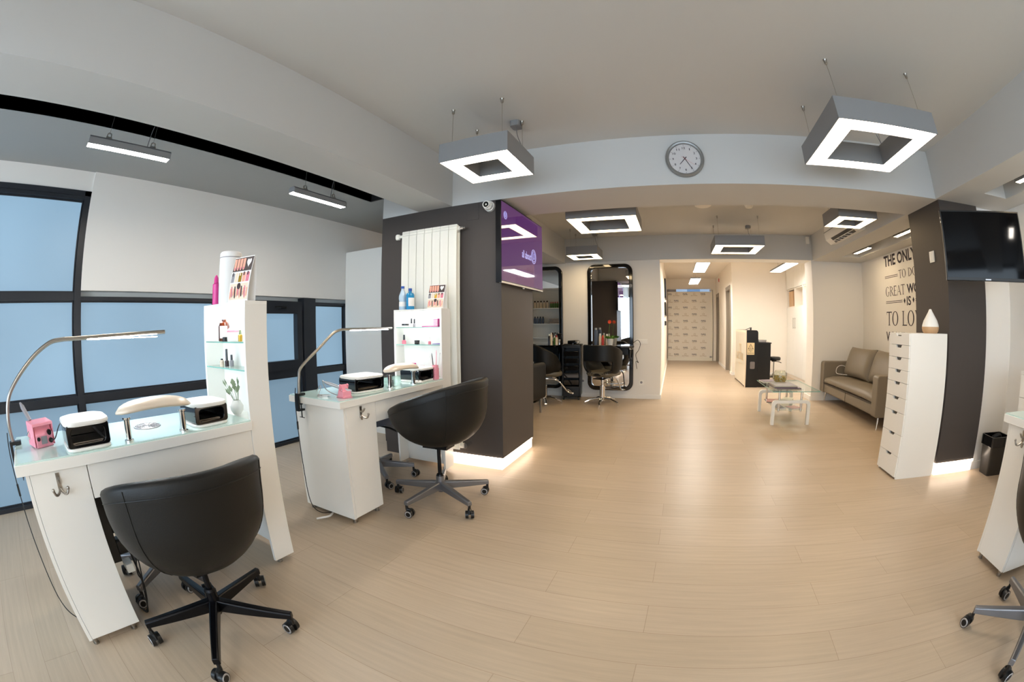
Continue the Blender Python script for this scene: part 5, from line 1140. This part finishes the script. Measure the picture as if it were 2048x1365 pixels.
b = B(); b.prism(rrect(.24, .36, .20, .70, .055), -.33, .33, 'y'); part('backrest', b, 'leather', bevel=.02, parent=t)
for y in (-.33, .33):
    b = B(); b.prism(rrect(-.30, .24, .12, .60, .07), y - .05, y + .05, 'y'); part('arm', b, 'leather', bevel=.015, parent=t)
for x in (-.24, .3):
    for y in (-.28, .28):
        b = B(); b.cyl((x, y, 0), (x, y, .26), .015, .02, 12); part('leg', b, 'steel', parent=t)
# drawer trolley between the chairs
t = thing('drawer_trolley', 'black plastic hairdressing trolley with open trays between the salon chairs', 'trolley', (-1.635, 6.60, 0), R_(8))
b = B(); b.box(-.15, -.125, -.17, .17, .06, .86); b.box(.125, .15, -.17, .17, .06, .86); b.box(-.125, .125, .15, .17, .06, .86); b.box(-.125, .125, -.17, .15, .06, .22); b.box(-.155, .155, -.175, .175, .84, .87); b.ring(rrect(-.16, .16, -.18, .18, .03), rrect(-.148, .148, -.168, .168, .025), .87, .89); part('body', b, 'black', bevel=.004, parent=t)
for k in range(5):
    z = .25 + k * .115; b = B(); b.box(-.12, .12, -.185, .14, z, z + .006); b.box(-.12, .12, -.19, -.183, z, z + .075); b.box(-.12, -.115, -.185, .14, z, z + .075); b.box(.115, .12, -.185, .14, z, z + .075); part('tray', b, 'blackg', bevel=.002, parent=t)
for x in (-.12, .12):
    for y in (-.14, .14):
        b = B(); b.cyl((x, y, .04), (x, y, .062), .008, n=8); b.cyl((x - .012, y, .026), (x + .012, y, .026), .026, n=18); part('caster', b, 'black', parent=t)
t = thing('hair_dryer', 'black hair dryer with its coiled cord on the trolley', 'hair dryer', (-1.60, 6.56, .8905))
b = B(); b.cyl((-.1, 0, .035), (.03, 0, .035), .026, .034, 18); b.cyl((.03, 0, .035), (.05, 0, .035), .034, .028, 18); b.tube([(.0, -.01, .03), (.0, -.07, .018), (.01, -.12, .014)], .013, 10); part('body', b, 'blackg', parent=t)
b = B(); b.tube(smooth_path([(.01, -.12, .014), (-.07, -.10, .008), (-.10, .03, .03), (-.02, .09, .06), (.08, .05, .055), (.09, -.04, .02), (.03, -.08, .006)]), .004, 6); part('cord', b, 'black', parent=t)
# dryer holder at the side of the mirror, with hanging tools
t = thing('dryer_holder', 'chrome tool holder with a looped black cord beside the hallway-side mirror', 'tool holder', (-.70, 6.66, .80))
b = B(); b.tube([(-.11, -.02, .06), (.02, -.04, .035), (.06, -.04, .02)], .009, 8); b.ring([(.04 * math.cos(a), .04 * math.sin(a)) for a in [2 * PI * i / 20 for i in range(20)]], [(.034 * math.cos(a), .034 * math.sin(a)) for a in [2 * PI * i / 20 for i in range(20)]], .015, .035); b.box(-.01, .01, .02, .14, .0, .03); part('holder', b, 'chrome', parent=t)
b = B(); b.cyl((.0, 0, -.13), (0, 0, .04), .018, .024, 16); b.cyl((0, 0, .04), (0, 0, .06), .01, n=10); part('curling_tool', b, 'blackg', parent=t)
b = B(); b.tube(smooth_path([(0, 0, .06), (.06, -.01, .12), (.13, 0, .16), (.17, 0, .10), (.14, .01, .0), (.10, 0, -.06), (.11, .01, -.14), (.14, .02, -.20), (.10, .02, -.18), (.115, .03, -.30)]), .0045, 6); part('cord', b, 'black', parent=t)
# goods on the shelving (seen in the mirrors)
gx, gy = -3.09, 3.56
k = 0
for (x, z, n, r, h, m, c, nm_, gp) in ((-.30, 1.6205, 5, .035, .15, 'beigep', 'brownd', 'white and brown shampoo bottle on the storage shelving', 'shampoo bottles on the storage shelving'), (.12, 1.6205, 6, .022, .12, 'green', 'red', 'green and red dye tube on the storage shelving', 'dye tubes on the storage shelving'), (-.30, 1.2405, 4, .03, .14, 'bluetech', 'black', 'dark spray bottle on the storage shelving', 'spray bottles on the storage shelving'), (.15, .9005, 5, .03, .12, 'brownd', 'label', 'brown bottle on the storage shelving', 'brown bottles on the storage shelving')):
    t = bottle('product_bottle', nm_, 'bottle', (gx + x, gy + .17, z), [(.001, 0), (r, 0), (r, h - .02), (r * .6, h)], m, [(r * .6, h), (r * .5, h + .035), (.001, h + .037)], c, group=gp)
    for j in range(1, n): dup(t, (gx + x + j * (r * 2 + .01), gy + .17, z))
b = B(); b.box(-.15, .15, -.1, .1, 0, .04); t = mesh('folded_towel', b, 'towel', bevel=.012); t.location = (gx - .05, gy + .18, 1.9); 
t.location.z = 1.2405; t.location.x = gx + .25; tag(t, 'folded grey towel, bottom of the pile on the storage shelving', 'towel')
for j in range(1, 3):
    u = t.copy(); COL.objects.link(u); u.location.z = 1.2405 + j * .041; u['label'] = ('', 'folded grey towel, middle of the pile on the storage shelving', 'folded grey towel, topmost of the pile on the storage shelving')[j]
